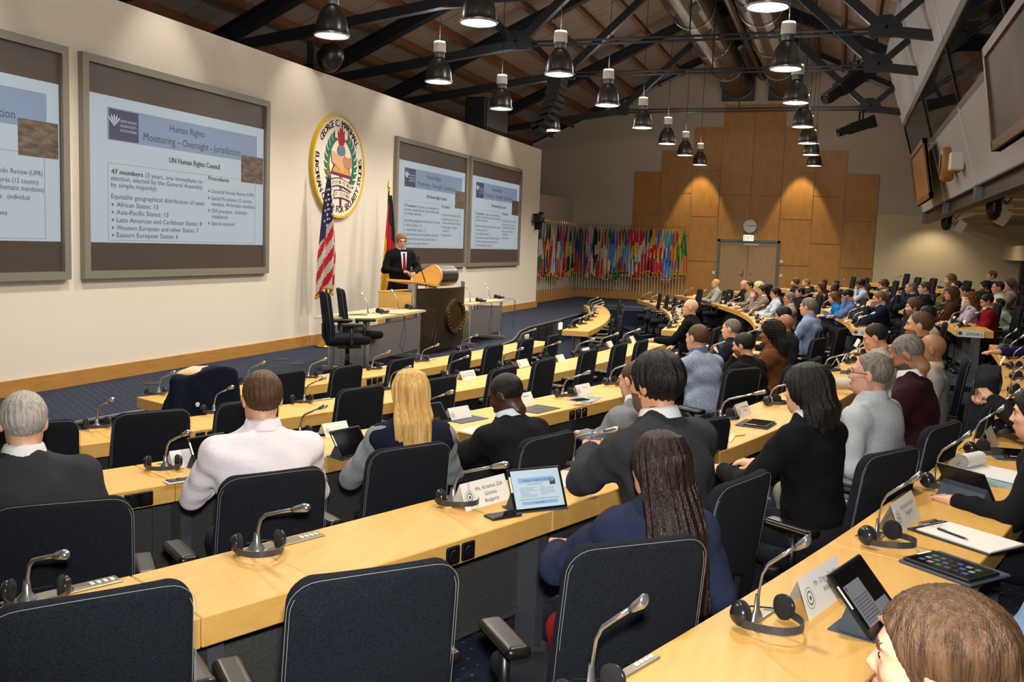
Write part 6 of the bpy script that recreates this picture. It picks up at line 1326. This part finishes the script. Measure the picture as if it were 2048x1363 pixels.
tablet(430, 932, 3, 'black tablet propped up in front of the white-shirted man', .1, 60, None, .24, .18)
tablet(876, 846, 3, 'grey tablet propped up beyond the blonde woman', -.1, 50, None, .22, .16)
tablet(2030, 912, 5, 'dark tablet lying beside the long black hair', .4, 0, None, .24, .16)
tablet(2020, 700, 5, 'tablet propped up by the person in purple', .6, 55, None, .24, .17)
tablet(1400, 905, 4, 'black tablet case beside the notebook on the fourth row', .2, 0, None, .24, .16)
# phones
def phone(px, py, row, label, rot, at=None):
    p, rz = onrow(row, px, py) if at is None else at
    t = thing('phone', label, 'phone', p, rz+rot)
    mb = MB(); mb.cbox((0, 0, .005), (.155, .076, .009), .0035); mb.build('phone_body', BLACKP if 'white' not in label else WHITEP, t)
    mb = MB(); mb.bbox((-.068, -.034, .0094), (.068, .034, .01)); mb.build('phone_screen', SCR, t)
phone(1006, 1032, 4, 'black phone lying beside the lit tablet', -.25)
phone(360, 962, 3, 'white phone lying on the third desk row', -.05)
phone(1158, 797, 3, 'dark phone lying on the notebook of the third row', -.1, at=(atz(1160, 800, FL[3]+.776), math.radians(rownorm(3, 7.4)-100)))
c = toworld(ph_, (-.03, .53, 1.06)); t = thing('phone', 'phone held up at the right picture edge', 'phone', c, ph_[4]); mb = MB(); mb.cbox((0, 0, 0), (.15, .012, .078), .004); mb.build('phone_body', BLACKP, t); mb = MB(); mb.bbox((-.066, -.0085, -.034), (.066, -.006, .034)); mb.build('phone_screen', SCR, t)
# paper, notebooks, pens, clipboard
def sheet(px, py, row, label, rot, w_=.21, d_=.297, n=1, cat='paper', m=PAPER, cover=None, at=None):
    p, rz = onrow(row, px, py) if at is None else at
    t = thing({'paper': 'paper_sheet', 'notebook': 'notebook', 'folder': 'folder'}[cat], label, cat, p, rz+rot)
    for k in range(n): mb = MB(); mb.box((.004*k, .003*k, .002+.005*k), (w_, d_, .0045), rz=.04*k); mb.build('page_block' if cat != 'paper' else 'sheet', m if k < n-1 or not cover else cover, t)
    return t
sheet(1170, 800, 3, 'stacked papers and magazine beside the Armenia card', .1, .3, .21, 3, 'notebook', PAPER, M('magazine_cover', 'b8bcc0', .5, var=.8, vscale=14, col2='4a5a66'))
sheet(1155, 962, 4, 'open white notebook under the arm of the charcoal suit', .3, .3, .24, 2, 'notebook')
sheet(1440, 875, 4, 'cream notebook with a pencil on the fourth row', .25, .24, .17, 2, 'notebook', M('cream_paper', 'e6dcb8', .8))
sheet(955, 862, 3, 'open notebook between blonde woman and black suit', 0, .24, .2, 2, 'notebook', M('cream_paper', 'e6dcb8', .8))
sheet(930, 838, 3, 'navy folder beyond the blonde woman', 0, .3, .2, 1, 'folder', M('navy_folder', '1c2440', .5))
sheet(1075, 818, 3, 'black laptop-sized folder beside the man in the black suit', .05, .34, .22, 1, 'folder', M('black_folder', '141416', .4))
sheet(1702, 745, 4, 'dark folder before the balding man in grey', .1, .3, .2, 1, 'folder', M('black_folder', '141416', .4))
sheet(1985, 960, 5, 'printed brochure under the rolled notepad', .3, .3, .21, 1, 'paper', M('brochure', 'a8bcc8', .5, var=.9, vscale=9, col2='3a6a4a'))
t = sheet(2005, 945, 5, 'notepad with its pages rolled back on the fifth desk row', 0, .3, .21, 3, 'notebook', at=(atz(2000, 950, FL[5]+.747), math.radians(-125)))
mb = MB(); mb.tube([(-.15, -.09, .045), (-.15, .09, .045)], .036, 18, caps=False); mb.build('rolled_pages', PAPER, t, smooth=True)
t = thing('clipboard', 'clipboard with lined paper on the fifth desk row', 'clipboard', tuple(atz(1932, 1076, FL[5]+.74)), math.radians(-130))
mb = MB(); mb.cbox((0, 0, .004), (.34, .24, .006), .002); mb.build('board', BLACKP, t)
for k in range(3): mb = MB(); mb.box((.012, 0, .008+.002*k), (.3, .212, .0018), rz=.012*k); mb.build('sheet', PAPER, t)
mb = MB(); mb.bbox((-.17, -.05, .008), (-.145, .05, .022)); mb.tube([(-.15, -.04, .02), (-.13, -.04, .026), (-.13, .04, .026), (-.15, .04, .02)], .003, 6); mb.build('clip', CHROME, t)
def pen(p, rz, label, m, tip=True):
    t = thing('pen', label, 'pen', p, rz); mb = MB(); mb.tube([(-.07, 0, .005), (.055, 0, .005)], .0045, 8); mb.build('barrel', m, t)
    mb = MB(); mb.tube([(.055, 0, .005), (.072, 0, .005)], [.004, .001], 8); mb.build('tip', CHROME, t)
    mb = MB(); mb.box((-.045, 0, .0105), (.04, .003, .002)); mb.build('pocket_clip', CHROME, t)
q = atz(1905, 1068, FL[5]+.756); pen((q[0], q[1], FL[5]+.7535), math.radians(-138), 'black pen lying on the clipboard paper', BLACKP)
q, r_ = onrow(5, 1945, 977); pen(tuple(q), r_+.2, 'red pen lying behind the propped tablet', M('red_plastic', 'c01f24', .35))
q, r_ = onrow(4, 1475, 872); pen(tuple(q), r_-.4, 'yellow pencil beside the cream notebook', M('yellow_pencil', 'd9b23a', .5))
q, r_ = onrow(5, 1994, 706); pen(tuple(q), r_+.3, 'yellow highlighter by the purple sleeve', M('highlighter', 'd8dc2a', .4))
c = toworld(pg, (.03, .54, .93)); t = thing('pen', 'pen held by the man in the charcoal suit', 'pen', c, pg[4]); mb = MB(); mb.tube([(-.05, -.03, -.04), (.05, .03, .05)], .0045, 8); mb.build('barrel', M('blue_pen', '5a5a8a', .35), t)
t = thing('wristwatch', 'wristwatch on the charcoal-suited man', 'watch', toworld(pg, pg[1]['wrR']), pg[4]); mb = MB(); mb.lathe([(.036, -.01), (.039, 0), (.036, .01), (.033, 0), (.036, -.01)], 18, R=np.array([unit(np.cross((0, 0, 1), pg[1]['wrR']-pg[1]['elR'])), unit(np.cross(pg[1]['wrR']-pg[1]['elR'], np.cross((0, 0, 1), pg[1]['wrR']-pg[1]['elR']))), unit(pg[1]['wrR']-pg[1]['elR'])]).T); mb.build('strap', SILVER, t)
# ------------------------------------------------------------------ navy coat over the front-row chair, jacket over the bald man's chair
def drape(name, label, ch, m, lining, hgt=.55, wd=.3):
    c = np.array(ch.location); rz = ch.rotation_euler[2]
    t = thing(name, label, 'coat', tuple(c), rz)
    def fn(p):
        x, y, z = p[:, 0], p[:, 1], p[:, 2]; yb = back_y(x, z*.966)
        o = np.hypot(np.maximum(np.abs(x)-wd+.05*np.sin(7*z), 0), np.maximum(z-1.1-.03*np.sin(9*x+1), 0))
        body = np.maximum(np.abs(y-yb+.012)-.062-.016*np.sin(22*x+5*np.sin(6*z))*np.clip(1.1-z, 0, 1), o-.02); body = np.maximum(body, (1.07-hgt-.05*np.sin(5*x))-z)
        sl = np.minimum(rc(p, (-wd+.02, -.3, 1.05), (-wd-.02, -.33, .66), .06, .05), rc(p, (wd-.02, -.3, 1.05), (wd+.02, -.33, .66), .06, .05))
        return sm(body, sl, .05)
    me = net_mesh('coat_body', fn, (-.48, -.55, .4), (.48, -.05, 1.24), .016); put('coat_body', me, m, t)
    if lining:
        def fl_(p): return np.maximum(el(p-np.array([-.05, -.27, 1.1]), (0, 0, 0), (.2, .1, .05))+.008*np.sin(30*p[:, 0])*np.sin(25*p[:, 1]), .0*p[:, 0]-1)
        put('coat_lining', net_mesh('coat_lining', fl_, (-.3, -.42, 1.03), (.2, -.1, 1.18), .014), lining, t)
    return t
t = drape('navy_coat', 'navy coat with cream lining thrown over a front-row chair', CPOS[(1, 0)], cloth_mat('141a2c'), cloth_mat('cdb38c', 'shirt'))
mb = MB(); mb.lathe([(0, .0), (.02, .0), (.02, .006), (0, .008)], 14, (-.13, -.36, .85), R=[[1, 0, 0], [0, 0, -1], [0, 1, 0]]); mb.build('coat_badge', WHITEP, t)
bc = [o for o in chair_used if 'with a dark jacket hung' in o['label']][0]
drape('hung_jacket', 'dark quilted jacket hung over the chair of the bald man', bc, cloth_mat('1e2228'), None, .62, .27)
# microphones, headsets and cords on the stage tables
for k, (px, py) in enumerate(((735, 627), (795, 618), (940, 604), (978, 597))):
    p = atz(px, py, .70); o = copy_tree(mic, MK); o.location = (p[0], p[1], .7); o.rotation_euler = (0, 0, math.radians(160)); o['label'] = 'gooseneck microphone on the stage tables, %s from the left' % nth(k)
    h = copy_tree(hs, HK); h.location = (p[0]+.14, p[1]-.1, .7); h.rotation_euler = (0, 0, .8); h['label'] = 'black headset on the stage tables, %s from the left' % nth(k)
    fy = 5.52 if k < 2 else 5.54; x0 = p[0]+.15; mb = MB()
    mb.tube([(x0, p[1]-.1, .705), (x0+.05, fy+.02, .706), (x0+.06, fy-.01, .68), (x0+.1, fy-.012, .45), (x0+.02, fy-.012, .2), (x0-.08, fy-.012, .3), (x0+.02, fy-.012, .5), (x0+.04, fy-.01, .68)], .004, 5)
    X = np.linalg.inv(np.array(Matrix.Translation(h.location)@Matrix.Rotation(.8, 4, 'Z'))); mb.v = [tuple((X@np.array([*q, 1]))[:3]) for q in mb.v]; mb.build('hanging_cord', BLACKP, h)
